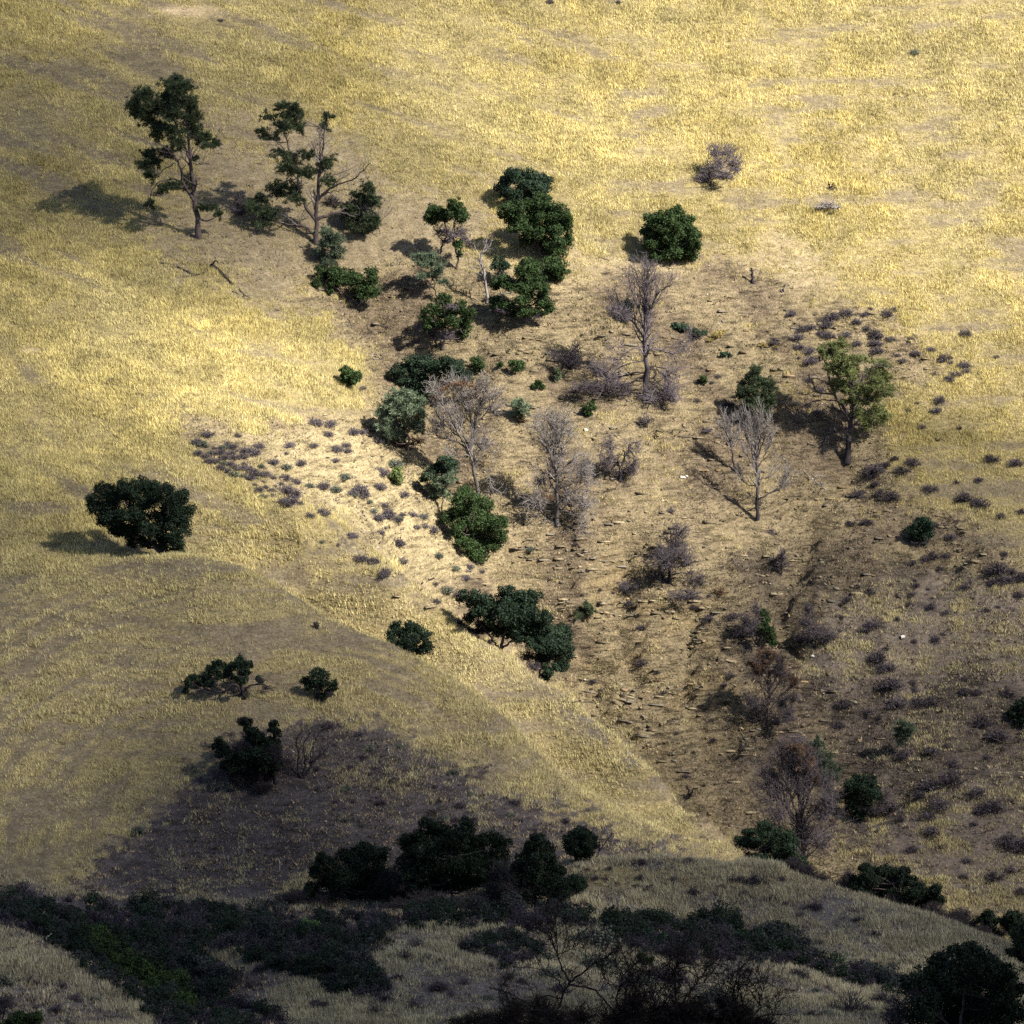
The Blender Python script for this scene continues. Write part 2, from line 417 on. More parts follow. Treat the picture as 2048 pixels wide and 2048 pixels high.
def ground_material():
    m, N, L, b = new_mat("hill_ground")
    geo = N.new("ShaderNodeNewGeometry")
    def att(n):
        a = N.new("ShaderNodeAttribute"); a.attribute_name = n; return a
    ca = att("Col")
    def noise(scale, det=6, rough=0.6, vec=None):
        n = N.new("ShaderNodeTexNoise"); n.inputs["Scale"].default_value = scale; n.inputs["Detail"].default_value = det; n.inputs["Roughness"].default_value = rough
        L.new(vec or geo.outputs["Position"], n.inputs["Vector"]); return n.outputs[0]
    def rng_(src, a, c, lo, hi):
        r = N.new("ShaderNodeMapRange"); r.inputs[1].default_value = a; r.inputs[2].default_value = c; r.inputs[3].default_value = lo; r.inputs[4].default_value = hi
        L.new(src, r.inputs[0]); return r.outputs[0]
    def mul(a, c):
        x = N.new("ShaderNodeMath"); x.operation = 'MULTIPLY'; L.new(a, x.inputs[0])
        if isinstance(c, float): x.inputs[1].default_value = c
        else: L.new(c, x.inputs[1])
        return x.outputs[0]
    mp = N.new("ShaderNodeMapping"); mp.inputs["Scale"].default_value = (0.35, 0.35, 2.6)
    L.new(geo.outputs["Position"], mp.inputs[0])
    st = noise(1.1, 8, 0.72, mp.outputs[0])           # thin beds seen edge-on
    f1 = noise(0.9); f2 = noise(4.5, 4)
    dk = rng_(st, 0.40, 0.50, 0.45, 1.0)               # dark joints between the beds, on bare rock only
    mxr = N.new("ShaderNodeMix"); mxr.data_type = 'FLOAT'; mxr.inputs[2].default_value = 1.0
    ra0 = att("rough_ground"); L.new(ra0.outputs["Fac"], mxr.inputs[0]); L.new(dk, mxr.inputs[3])
    v = mul(mul(mul(rng_(f1, 0.3, 0.7, 0.75, 1.25), rng_(f2, 0.32, 0.68, 0.55, 1.35)), rng_(st, 0.35, 0.62, 0.8, 1.18)), mxr.outputs[0])
    sc_ = N.new("ShaderNodeVectorMath"); sc_.operation = 'SCALE'
    L.new(ca.outputs["Color"], sc_.inputs[0]); L.new(v, sc_.inputs["Scale"])
    L.new(sc_.outputs[0], b.inputs["Base Color"])
    b.inputs["Roughness"].default_value = 0.95; b.inputs["Specular IOR Level"].default_value = 0.1
    ra = att("rough_ground")
    hsum = N.new("ShaderNodeMath"); hsum.operation = 'ADD'
    L.new(mul(st, 0.8), hsum.inputs[0]); L.new(mul(f2, 0.5), hsum.inputs[1])
    bp = N.new("ShaderNodeBump"); bp.inputs["Distance"].default_value = 0.9
    L.new(rng_(ra.outputs["Fac"], 0, 1, 0.3, 1.0), bp.inputs["Strength"])
    L.new(hsum.outputs[0], bp.inputs["Height"]); L.new(bp.outputs[0], b.inputs["Normal"])
    return m
M_GROUND = ground_material()

# ------------------------------------------------------------------ the hillside sheet
def tag(o, label=None, cat=None, group=None, kind=None):
    if label: o["label"] = label
    if cat: o["category"] = cat
    if group: o["group"] = group
    if kind: o["kind"] = kind
    return o
U1, V1 = project(GXX, GYY, H)
CHM = np.zeros(U1.shape)
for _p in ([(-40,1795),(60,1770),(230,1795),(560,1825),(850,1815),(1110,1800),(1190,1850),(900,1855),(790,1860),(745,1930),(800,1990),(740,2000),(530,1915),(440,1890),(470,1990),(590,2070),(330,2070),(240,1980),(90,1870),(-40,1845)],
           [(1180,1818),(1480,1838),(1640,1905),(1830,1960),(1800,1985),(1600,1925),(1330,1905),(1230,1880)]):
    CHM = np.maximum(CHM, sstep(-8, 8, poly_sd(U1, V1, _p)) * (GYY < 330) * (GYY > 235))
STRAW_SOIL = np.array([0.190, 0.148, 0.074]); TAN = np.array([0.245, 0.187, 0.112]); BURN = np.array([0.085, 0.065, 0.055])
GREYB = np.array([0.066, 0.054, 0.058]); OCHRE = np.array([0.25, 0.18, 0.095]); PALE = np.array([0.30, 0.235, 0.135])
gd, ZZ = grass_density(U1, V1, GXX, GYY, H)
def mixc(c, d, f): return c * (1 - f[..., None]) + d * f[..., None]
C = np.broadcast_to(STRAW_SOIL, GXX.shape + (3,)).copy()
C = mixc(C, np.array([0.110, 0.086, 0.064]), sstep(0.25, 0.9, 1 - gd) * (1 - ZZ['rav']) * 0.8)
C = mixc(C, TAN, np.clip(ZZ['rav'] + ZZ['pb'] + ZZ['ob'], 0, 1))
C = mixc(C, PALE, ZZ['scr'] * 0.8)
C = mixc(C, np.array([0.175, 0.135, 0.088]), ZZ['pb'] * (1 - ZZ['rav']) * 0.8)
C = mixc(C, OCHRE, 0.7 * ZZ['rocks'] * sstep(0.50, 0.62, fbm(GXX / 3, H / 0.7, 91, 4)))
C = mixc(C, np.array([0.15, 0.11, 0.075]), ZZ['rav'] * (1 - ZZ['scr']) * sstep(0.46, 0.64, fbm(GXX / 6, GYY / 8, 92, 5)) * 0.8)
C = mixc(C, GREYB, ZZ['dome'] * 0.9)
C = mixc(C, np.array([0.085, 0.070, 0.062]), ZZ['stripe'] * 0.75 * sstep(.40, .55, fbm(GXX / 1.6, GYY / 2.2, 95, 3)))
C = mixc(C, np.array([0.100, 0.078, 0.066]), ZZ['right'] * (1 - ZZ['rav']) * 0.9)
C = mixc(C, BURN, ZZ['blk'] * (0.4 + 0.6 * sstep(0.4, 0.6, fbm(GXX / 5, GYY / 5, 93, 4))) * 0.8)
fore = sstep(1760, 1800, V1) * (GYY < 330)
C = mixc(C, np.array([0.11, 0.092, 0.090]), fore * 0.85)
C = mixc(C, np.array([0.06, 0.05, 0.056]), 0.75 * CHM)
track, _t = None, None
for a, b_ in (((1140,1738),(1190,1733)),((1190,1733),(1235,1722))):
    dd, _ = seg_dist(U1, V1, a, b_); tr = (1 - sstep(3, 9, dd)) * (GYY < 345); C = mixc(C, np.array([0.46, 0.36, 0.19]), tr)
for (a, b_, w_) in (((900,300-285),(1090,30),10),):
    pass
for (cx, cy, rx, ry) in ((370,22,60,12),(60,700,20,6),(1240,560,0.1,0.1)):
    q = np.exp(-((U1 - cx) / rx) ** 2 - ((V1 - cy) / ry) ** 2); C = mixc(C, np.array([0.42, 0.31, 0.19]), q * 0.9 * (GYY > 380)); gd = gd * (1 - q)
ny, nx = GXX.shape
idx = np.arange(ny * nx).reshape(ny, nx)
Q = np.stack([idx[:-1, :-1], idx[:-1, 1:], idx[1:, 1:], idx[1:, :-1]], -1).reshape(-1, 4)
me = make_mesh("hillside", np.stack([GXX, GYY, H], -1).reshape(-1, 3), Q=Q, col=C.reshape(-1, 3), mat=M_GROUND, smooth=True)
ra = me.attributes.new("rough_ground", 'FLOAT', 'POINT')
ra.data.foreach_set("value", np.clip(ZZ['rav'] * 0.8 + ZZ['rocks'] + ZZ['blk'] + ZZ['dome'] * 0.6, 0, 1).ravel().astype(np.float32))
tag(link(bpy.data.objects.new("hillside", me)), kind="structure")
GDEN = gd

# ------------------------------------------------------------------ cloud added out of view, its thickness shaped to shade chosen parts of the hill
TP = [(0,0,.40),(300,0,.55),(600,0,.66),(1024,0,.80),(1500,0,.95),(2048,0,1),(0,200,.31),(250,200,.36),(500,150,.5),(0,380,.30),(200,420,.38),(450,480,.42),(330,520,.46),(300,300,.38),(450,300,.40),(600,420,.5),(0,600,.47),(200,620,.66),(0,720,.52),(380,800,.98),(250,720,.86),(480,700,.9),(600,760,.95),(550,600,.64),(700,650,.72),(700,250,.58),(900,180,.85),(900,350,.68),
      (1024,250,.92),(1100,150,.92),(1300,300,1),(1500,150,1),(1500,300,1),(1100,0,.9),(1800,0,1),(1800,300,1),(2048,250,1),(2048,500,1),(1800,560,1),(1600,450,.95),(1500,600,.82),(1300,450,.85),(1100,550,.78),(900,550,.7),(2048,750,.85),(1900,700,.85),(1750,700,.72),(1600,700,.66),
      (2048,1000,.54),(1900,950,.5),(1750,950,.55),(1600,900,.62),(1400,1000,.72),(1400,800,.74),(1200,800,.78),(1024,900,.78),(1024,720,.72),(850,850,.8),(700,950,1),(650,900,1),(550,1000,.86),(800,1050,1),(900,1150,.85),
      (350,950,.6),(480,950,.68),(200,900,.47),(100,850,.46),(250,820,.68),(0,900,.38),(0,1000,.34),(0,1150,.36),(200,1000,.40),(0,1300,.37),(0,1450,.35),(0,1600,.30),(0,1750,.24),(200,1180,.41),(150,1350,.38),(200,1500,.33),(350,1300,.38),(500,1250,.40),(450,1180,.41),(620,1230,.40),(790,1330,.42),(930,1400,.43),(1080,1560,.44),(1220,1650,.44),(1380,1712,.46),
      (480,1060,.62),(400,1020,.52),(330,1060,.46),(600,1130,.72),(700,1180,.80),(760,1210,.85),(850,1250,.9),(900,1310,.84),(1000,1390,.74),(950,1320,.8),(1100,1440,.66),(1180,1520,.6),(1250,1570,.56),(1350,1640,.52),(700,1400,.36),(850,1430,.38),(1000,1520,.41),(1150,1630,.38),(500,1400,.32),(500,1550,.16),(300,1650,.2),(700,1600,.17),(850,1600,.2),(1050,1680,.2),(1250,1700,.24),
      (1150,1150,.8),(1250,1250,.8),(1350,1150,.78),(1400,1300,.62),(1250,1350,.68),(1550,1250,.55),(1500,1450,.46),(1650,1350,.5),(1800,1250,.54),(1950,1200,.54),(1900,1400,.47),(2048,1500,.43),(1700,1650,.42),(1500,1600,.36),(1900,1650,.40),(2048,1750,.36),
      (1200,1780,.2),(1400,1760,.22),(1600,1820,.17),(1900,1900,.14),(300,1900,.09),(100,1950,.14),(600,1950,.11),(1024,1750,.12),(700,1780,.1),(0,1900,.15),(0,2048,.13),(300,2048,.13),(1024,1900,.11),(1024,2048,.11),(1500,1950,.11),(2048,2048,.12),(2048,1900,.15),(900,1375,.41),(1000,1452,.42),(1100,1555,.43),(1180,1608,.43),(1300,1675,.44),(780,1305,.40),(690,1255,.40),(600,1215,.40),(530,1165,.41),(900,1335,.8),(1000,1400,.76),(1100,1488,.7),(1190,1545,.66),(1280,1600,.6),(1380,1660,.55),(780,1260,.78),(690,1210,.72),(620,1178,.66),(530,1115,.62),(450,1080,.56),(400,1125,.42),(300,1110,.41),(250,1060,.42)]
TP = np.array(TP, float)  # wanted share of sun at chosen spots on the hill
TPW = np.array([hit(HB, a, b)[:2] for a, b, _ in TP])
def sun_through(x, y):
    d2 = (x[..., None] - TPW[:, 0]) ** 2 + ((y[..., None] - TPW[:, 1]) / 1.15) ** 2
    w = np.exp(-d2 / (2 * 4.6 ** 2)) + 2e-3 * np.exp(-d2 / (2 * 18.0 ** 2)) + 1e-9 / (1 + d2)
    return (w * TP[:, 2]).sum(-1) / w.sum(-1)
def build_shade_cloud():
    zc = 230.0
    off = SUN / SUN[2]
    gx = np.linspace(-230, 230, 210) + off[0] * (zc + 80); gy = np.linspace(40, 700, 300) + off[1] * (zc + 80)
    X, Y = np.meshgrid(gx, gy)
    z = np.full(X.shape, -80.0)
    for _ in range(12):
        x = X - off[0] * (zc - z); y = Y - off[1] * (zc - z)
        z = 0.5 * z + 0.5 * interp(HB, x, y)
    T = sun_through(x, y); T = T ** 1.5 + 0.045 * (1 - T) * (y > 335) + 0.015 * (1 - T)
    T = np.clip(T + (fbm(x / 26, y / 26, 201, 3) - 0.5) * 0.16 * (1 - T) * 2, 0.05, 1)
    dens = 0.14
    th = np.maximum(-np.log(T) / dens * SUN[2], 0.02)  # thickness worked back from the shade wanted on the ground below
    edge = np.minimum.reduce([sstep(0, 40, X - gx[0]), sstep(0, 40, gx[-1] - X), sstep(0, 40, Y - gy[0]), sstep(0, 40, gy[-1] - Y)])
    th = th * edge + 0.02
    ny, nx = X.shape; n = nx * ny
    top = np.stack([X, Y, zc + th * 0.7], -1).reshape(-1, 3); bot = np.stack([X, Y, zc - th * 0.3], -1).reshape(-1, 3)
    i = np.arange(n).reshape(ny, nx)
    q = np.stack([i[:-1, :-1], i[:-1, 1:], i[1:, 1:], i[1:, :-1]], -1).reshape(-1, 4)
    ring = np.concatenate([i[0, :-1], i[:-1, -1], i[-1, :0:-1], i[:0:-1, 0]])
    r2 = np.roll(ring, -1)
    side = np.stack([ring + n, r2 + n, r2, ring], -1)
    m, N, L, b = new_mat("shade_cloud_vapour")
    N.remove(b)
    pv = N.new("ShaderNodeVolumePrincipled"); pv.inputs["Density"].default_value = dens
    pv.inputs["Color"].default_value = (0.35, 0.35, 0.35, 1); pv.inputs["Anisotropy"].default_value = 0.3
    L.new(pv.outputs[0], N["Material Output"].inputs["Volume"])
    me = make_mesh("shade_cloud", np.vstack([top, bot]), Q=np.vstack([q, q[:, ::-1] + n, side]), mat=m, smooth=True)
    tag(link(bpy.data.objects.new("shade_cloud", me)), kind="structure")
build_shade_cloud()
#@@VEG

# ------------------------------------------------------------------ grass: one mesh of straw blades
def blades(acc, X, Y, scale, n_b, colour, lean=(0.0, 0.0), spread=0.22, hgt=0.42, wid=0.055, droop=0.5):
    n = len(X)
    Z = Hf(X, Y)
    bx = np.repeat(X, n_b); by = np.repeat(Y, n_b); bz = np.repeat(Z, n_b); s = np.repeat(scale, n_b)
    m = n * n_b
    a = rng.random(m) * 2 * np.pi; r = np.sqrt(rng.random(m)) * spread * s
    h = hgt * s * (0.55 + 0.75 * rng.random(m))
    px = bx + np.cos(a) * r; py = by + np.sin(a) * r
    a2 = a + rng.normal(size=m) * 0.8; dr = droop * h * (0.2 + rng.random(m))
    tx = px + np.cos(a2) * dr + lean[0] * h; ty = py + np.sin(a2) * dr + lean[1] * h
    th = rng.random(m) * np.pi
    w = wid * s * (0.6 + 0.8 * rng.random(m))
    ox, oy = np.cos(th) * w, np.sin(th) * w
    V = np.empty((m, 3, 3), np.float32)
    V[:, 0] = np.stack([px - ox, py - oy, bz - 0.06], 1); V[:, 1] = np.stack([px + ox, py + oy, bz - 0.06], 1)
    V[:, 2] = np.stack([tx, ty, bz + h], 1)
    c = np.repeat(colour, n_b, 0) * (0.78 + 0.44 * rng.random((m, 1)))
    acc.add(V.reshape(-1, 3), F=np.arange(m * 3).reshape(-1, 3), C=np.repeat(c, 3, 0))
CHAP = [([(-40,1795),(60,1770),(100,1785),(230,1795),(420,1800),(560,1825),(700,1820),(850,1815),(1000,1805),(1110,1800),(1180,1812),(1190,1850),(1050,1855),(900,1850),(790,1850),(750,1880),(745,1930),(800,1990),(740,2000),(620,1960),(530,1915),(440,1890),(420,1905),(470,1960),(470,1990),(560,2015),(590,2070),(330,2070),(290,2030),(240,1980),(140,1915),(90,1870),(0,1850),(-40,1840)], 640),
        ([(1180,1818),(1330,1828),(1480,1838),(1560,1858),(1640,1905),(1740,1940),(1830,1960),(1800,1985),(1700,1960),(1600,1925),(1480,1910),(1330,1905),(1230,1880)], 190), ([(930,1860),(1060,1862),(1090,1900),(1010,1930),(930,1900)], 22)]
def in_chap(u, v):
    m = np.zeros(u.shape, bool)
    for p, _ in CHAP: m |= (poly_sd(u, v, p) + (fbm(u / 20, v / 14, 511, 3) - .5) * 40) > 0
    return m
def grass():
    acc = Acc()
    n = 1900000
    X = rng.uniform(-97, 97, n); Y = rng.uniform(232, 519, n)
    Zg = Hf(X, Y); u, v = project(X, Y, Zg)
    k = (u > -520) & (u < 2570) & (v > -60) & (v < 2110)
    X, Y, u, v = X[k], Y[k], u[k], v[k]
    d = interp(GDEN, X, Y)
    # foreground slopes have their own patches
    fore = (Y < 327) & (v > 1700)
    fp = (0.2 + 0.7 * sstep(0.38, 0.60, fbm(X / 4.5, Y / 6, 301, 5, .6))) * np.where(in_chap(u, v), 0.03, 1)
    d = np.where(fore, fp, d)
    tufty = sstep(0.22, 0.74, 0.5 * fbm(X / 1.6, Y / 2.6, 303, 4, 0.7) + 0.5 * fbm(X / 5.5, Y / 5.0, 309, 3, .6))
    k = rng.random(len(X)) < d * (0.30 + 0.95 * tufty)
    X, Y, u, v, d, tufty = X[k], Y[k], u[k], v[k], d[k], tufty[k]
    print("tufts", len(X))
    near_ = np.clip((360 - Y) / 100, 0, 1)
    sc_ = (0.62 + 0.55 * tufty + 0.25 * rng.random(len(X))) * (1 - 0.18 * near_) * (0.6 + 0.4 * np.clip(d, 0, 1))
    sc_ = np.where(fore[k], sc_ * (0.55 + 1.3 * fbm(X / .9, Y / 1.3, 331, 2)), sc_)
    hue = fbm(X / 11, Y / 16, 305, 3)[:, None]
    gold = np.array([0.635, 0.518, 0.188]); pale = np.array([0.64, 0.55, 0.265]); dull = np.array([0.40, 0.335, 0.225])
    c = gold * (1 - hue) + pale * hue
    lowf = sstep(1000, 1300, v)[:, None] * 0.0 + near_[:, None] * 0.0
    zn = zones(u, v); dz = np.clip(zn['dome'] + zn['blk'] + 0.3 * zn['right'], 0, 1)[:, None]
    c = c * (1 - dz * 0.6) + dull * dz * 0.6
    c = c * (1 - 0.75 * fore[k][:, None]) + np.array([0.44, 0.39, 0.28]) * 0.75 * fore[k][:, None]
    c = c * (0.72 + 0.5 * fbm(X / 2.2, Y / 3.5, 321, 3)[:, None]) * (0.66 + 0.62 * fbm((X + 0.5 * Hf(X, Y)) / 9, (Hf(X, Y) + 0.26 * np.minimum(X - 12, 0) * (Y > 392)) / 1.5, 322, 4, .6)[:, None])
    sp_ = (sstep(950, 1250, v) * 0.65 * (1 - fore[k]))[:, None]; c = c * (1 - sp_) + np.array([0.54, 0.465, 0.255]) * sp_
    brown = rng.random(len(X))[:, None]; c = np.where(brown < 0.22, c * np.array([0.58, 0.53, 0.58]), np.where(brown < .42, c * np.array([.72, .70, .78]), c))
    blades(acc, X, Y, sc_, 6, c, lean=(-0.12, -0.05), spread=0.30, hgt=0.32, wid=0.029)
    o = acc.obj("grass", M_STRAW); tag(o, "dry golden grass covering the hillside, thick on the open slopes and thin where it burnt", "grass", kind="stuff")
grass()
def litter():
    """charred sticks, cobbles and stubble lying over the burnt ground"""
    acc = Acc(); n = 410000
    X = rng.uniform(-90, 97, n); Y = rng.uniform(236, 475, n); u, v = project(X, Y, Hf(X, Y)); Z = zones(u, v)
    p = np.clip(Z['rav'] * 0.55 + Z['dome'] * 1.3 + Z['blk'] * 0.7 + Z['right'] * 0.9 + Z['pb'] * 0.25, 0, 1)
    p = np.maximum(p, 0.7 * (Y < 327)); p = p * (0.25 + 0.75 * sstep(0.42, 0.6, fbm(X / 3.5, Y / 5, 311, 4)))
    k = rng.random(n) < p; X, Y, u, v = X[k], Y[k], u[k], v[k]; Zt = {q: Z[q][k] for q in Z}
    n = len(X); dark = np.array([0.055, 0.043, 0.045]); c = np.repeat(dark[None], n, 0) * (0.6 + 0.9 * rng.random((n, 1)))
    lt = (0.32 + 0.30 * Zt['dome'])[:, None]; c = np.where(rng.random((n, 1)) < lt, np.array([[0.34, 0.25, 0.15]]) * (0.5 + 0.8 * rng.random((n, 1))), c)
    blades(acc, X, Y, 0.45 + 0.7 * rng.random(n), 5, c, spread=0.28, hgt=0.22, wid=0.06, droop=1.4)
    tag(acc.obj("brush_litter", M_TWIG), "charred stubble and low dead brush strewn over the burnt ground", "brush litter", kind="stuff")
    # stones
    acc = Acc(); n = 34000
    X = rng.uniform(-70, 76, n); Y = rng.uniform(300, 475, n); u, v = project(X, Y, Hf(X, Y)); Z = zones(u, v)
    p = np.clip(Z['rav'] * 0.5 + Z['rocks'] * 0.5 + Z['dome'] * 0.25 + Z['pb'] * 0.25 + Z['blk'] * .3, 0, 1) * sstep(0.38, 0.6, fbm(X / 5, Y / 5, 313, 4))
    k = rng.random(n) < p; X, Y = X[k], Y[k]; n = len(X)
    base = np.array([[1,0,0],[0,1,0],[-1,0,0],[0,-1,0],[0,0,1],[0,0,-1]], float)
    F0 = np.array([[0,1,4],[1,2,4],[2,3,4],[3,0,4],[1,0,5],[2,1,5],[3,2,5],[0,3,5]])
    sz = 0.04 + 0.15 * rng.random(n) ** 5
    V = base[None] * (0.6 + 0.6 * rng.random((n, 6, 1))) * sz[:, None, None] * np.array([1.2, 1.0, 0.7])
    a = rng.random(n) * 6.28; ca, sa = np.cos(a)[:, None], np.sin(a)[:, None]
    V = np.stack([V[..., 0] * ca - V[..., 1] * sa, V[..., 0] * sa + V[..., 1] * ca, V[..., 2]], -1)
    V += np.stack([X, Y, Hf(X, Y) + sz * 0.3], 1)[:, None]
    c = np.where(rng.random((n, 1)) < 0.12, np.array([[0.50, 0.46, 0.40]]), np.array([[0.26, 0.20, 0.13]]) * (0.5 + 0.9 * rng.random((n, 1))))
    acc.add(V.reshape(-1, 3), F=(F0[None] + (np.arange(n) * 6)[:, None, None]).reshape(-1, 3), C=np.repeat(c, 6, 0))
    NSTONE = n
    tag(acc.obj("stones", M_STONE), "small tan and whitish stones scattered over the bare ravine slopes", "stones", kind="stuff")
litter()
def ledges():
    """broken sandstone beds cropping out along the contour"""
    n = 150000
    X = rng.uniform(-30, 76, n); Y = rng.uniform(370, 470, n)
    e = 0.6
    for _ in range(3):                                  # slide each sample up or down the slope onto its bed
        z = interp(HB, X, Y); gx = (interp(HB, X + e, Y) - interp(HB, X - e, Y)) / (2 * e); gy = (interp(HB, X, Y + e) - interp(HB, X, Y - e)) / (2 * e)
        w = z + 0.11 * X + 2.2 * fbm(X / 24, Y / 24, 401, 2)
        t = np.round(w / 0.42) * 0.42 - w + rng.normal(size=n) * 0.03; g2 = gx * gx + gy * gy + .05
        X = X + gx / g2 * t; Y = Y + gy / g2 * t
    u, v = project(X, Y, Hf(X, Y)); Z = zones(u, v)
    p = np.clip(Z['rav'] * 0.035 * (1 - Z['scr'] * .7) + Z['rocks'] * 0.12 + Z['blk'] * 0.03, 0, 1) * sstep(0.44, 0.58, fbm(X / 6, interp(HB, X, Y) / 1.3, 402, 4, .65))
    k = rng.random(n) < p; X, Y, gx, gy, u, v = X[k], Y[k], gx[k], gy[k], u[k], v[k]; n = len(X); print("ledges", n)
    tdir = unit(np.stack([-gy, gx, 0 * gx], 1)); tdir *= np.sign(tdir[:, :1] + 1e-9); out = -unit(np.stack([gx, gy, 0 * gx], 1))
    L = 0.12 + 0.75 * rng.random(n) ** 3; W = 0.12 + 0.22 * rng.random(n); T = 0.025 + 0.085 * rng.random(n) ** 2
    c0 = np.stack([X, Y, Hf(X, Y)], 1)
    V = np.empty((n, 8, 3)); q = 0
    for sx in (-1, 1):
        for sy in (-1, 1):
            for szz in (-1, 1):
                jit = rng.normal(size=(n, 3)) * 0.03
                V[:, q] = c0 + tdir * (sx * L * rng.uniform(.75, 1.1, n))[:, None] + out * (sy * W * rng.uniform(.6, 1.15, n))[:, None] + np.array([0, 0, 1.0]) * (szz * T)[:, None] + tdir * 0 + jit; q += 1
    V[..., 2] += (-0.11 * (V[..., 0] - X[:, None]))
    Fq = np.array([[0,1,3,2],[4,6,7,5],[0,4,5,1],[2,3,7,6],[1,5,7,3],[0,2,6,4]])
    pick = rng.random((n, 1)); c = np.where(pick < .3, np.array([[.17, .145, .115]]), np.where(pick < .40, np.array([[.25, .175, .10]]), np.array([[.215, .17, .108]]))) * (0.6 + 0.6 * rng.random((n, 1)))
    me = make_mesh("rock_ledges", V.reshape(-1, 3), Q=(Fq[None] + (np.arange(n) * 8)[:, None, None]).reshape(-1, 4), col=np.repeat(c, 8, 0), mat=M_STONE)
    tag(link(bpy.data.objects.new("rock_ledges", me)), "thin broken sandstone beds cropping out in lines across the ravine's lower slopes", "rock ledges", kind="stuff")
ledges()

# ------------------------------------------------------------------ plants
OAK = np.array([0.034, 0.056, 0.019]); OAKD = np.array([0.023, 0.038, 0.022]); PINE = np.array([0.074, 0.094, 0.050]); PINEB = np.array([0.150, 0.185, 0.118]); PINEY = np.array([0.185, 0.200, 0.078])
BARK = np.array([0.085, 0.064, 0.062]); CHAR = np.array([0.035, 0.028, 0.032]); GREY = np.array([0.33, 0.285, 0.27]); PURP = np.array([0.115, 0.094, 0.104]); RUST = np.array([0.17, 0.095, 0.055])
def leaf_clump(acc, c, r, s, colour, n_sub=17, fill=1.0, flat=0.85):
    """leafy blob of sub-clumps; c centre, r (3,) radii, s leaf size in m"""
    d = rand_dir(n_sub); r = r * 1.12
    cen = c + d * r * (0.34 + 0.62 * rng.random((n_sub, 1)))
    rs = np.mean(r) * (0.30 + 0.34 * rng.random(n_sub))
    nl = np.maximum((fill * 4 * np.pi * rs ** 2 / (s * s) * 0.80).astype(int), 10)
    i = np.repeat(np.arange(n_sub), nl); n = len(i)
    e = rand_dir(n); e[:, 2] = np.where((e[:, 2] < -0.3) & (rng.random(n) < 0.3), -e[:, 2], e[:, 2])
    rad = (0.55 + 0.5 * rng.random(n)) * rs[i]
    p = cen[i] + e * rad[:, None] * np.array([1, 1, flat])
    p = p + np.where(rng.random((n, 1)) < .16, rng.normal(size=(n, 3)) * 0.17 * np.mean(r), 0)
    nn = unit(e + 0.9 * rand_dir(n))
    t = unit(np.cross(nn, rand_dir(n))); b = np.cross(nn, t)
    hs = (s * (0.4 + 0.45 * rng.random(n)))[:, None]
    V = np.stack([p - t * hs, p - b * hs * 0.7, p + t * hs, p + b * hs * 0.7], 1)
    cc = colour * (0.72 + 0.56 * rng.random((n_sub, 1)))[i] * (0.75 + 0.5 * rng.random((n, 1)))
    acc.add(V.reshape(-1, 3), Q=np.arange(n * 4).reshape(-1, 4), C=np.repeat(cc, 4, 0))
def needle_clump(acc, c, r, s, colour, dens=1.0):
    r = r * 1.2; n = int(max(8, dens * 34 * np.mean(r[:2]) * r[2] / (s * s) * 0.58))
    nw = max(4, int(n / 9)); wd = unit(rand_dir(nw) + np.array([0, 0, 0.35])); wl = 0.55 + 0.75 * rng.random((nw, 1))
    q_ = rng.integers(0, nw, n); t_ = rng.random((n, 1)) ** 0.55
    d = wd[q_]; p = c + d * r * wl[q_] * t_ + rand_dir(n) * r * 0.22
    m = 14
    ax = unit(d * 0.8 + np.array([0, 0, 0.9]) + 0.5 * rand_dir(n))
    e = unit(ax[:, None] * 0.8 + rand_dir(n * m).reshape(n, m, 3))
    L = s * (0.8 + 0.7 * rng.random((n, m, 1)))
    q = p[:, None] + 0 * e; side = unit(np.cross(e, rand_dir(n * m).reshape(n, m, 3))) * s * 0.095
    tip = q + e * L; tip[..., 2] -= 0.15 * s
    V = np.stack([q - side, q + side, tip], 2)
    cc = colour * (0.65 + 0.7 * rng.random((n, 1, 1))) * (0.8 + 0.4 * rng.random((n, m, 1)))
    acc.add(V.reshape(-1, 3), F=np.arange(n * m * 3).reshape(-1, 3), C=np.repeat(cc.reshape(-1, 3), 3, 0))
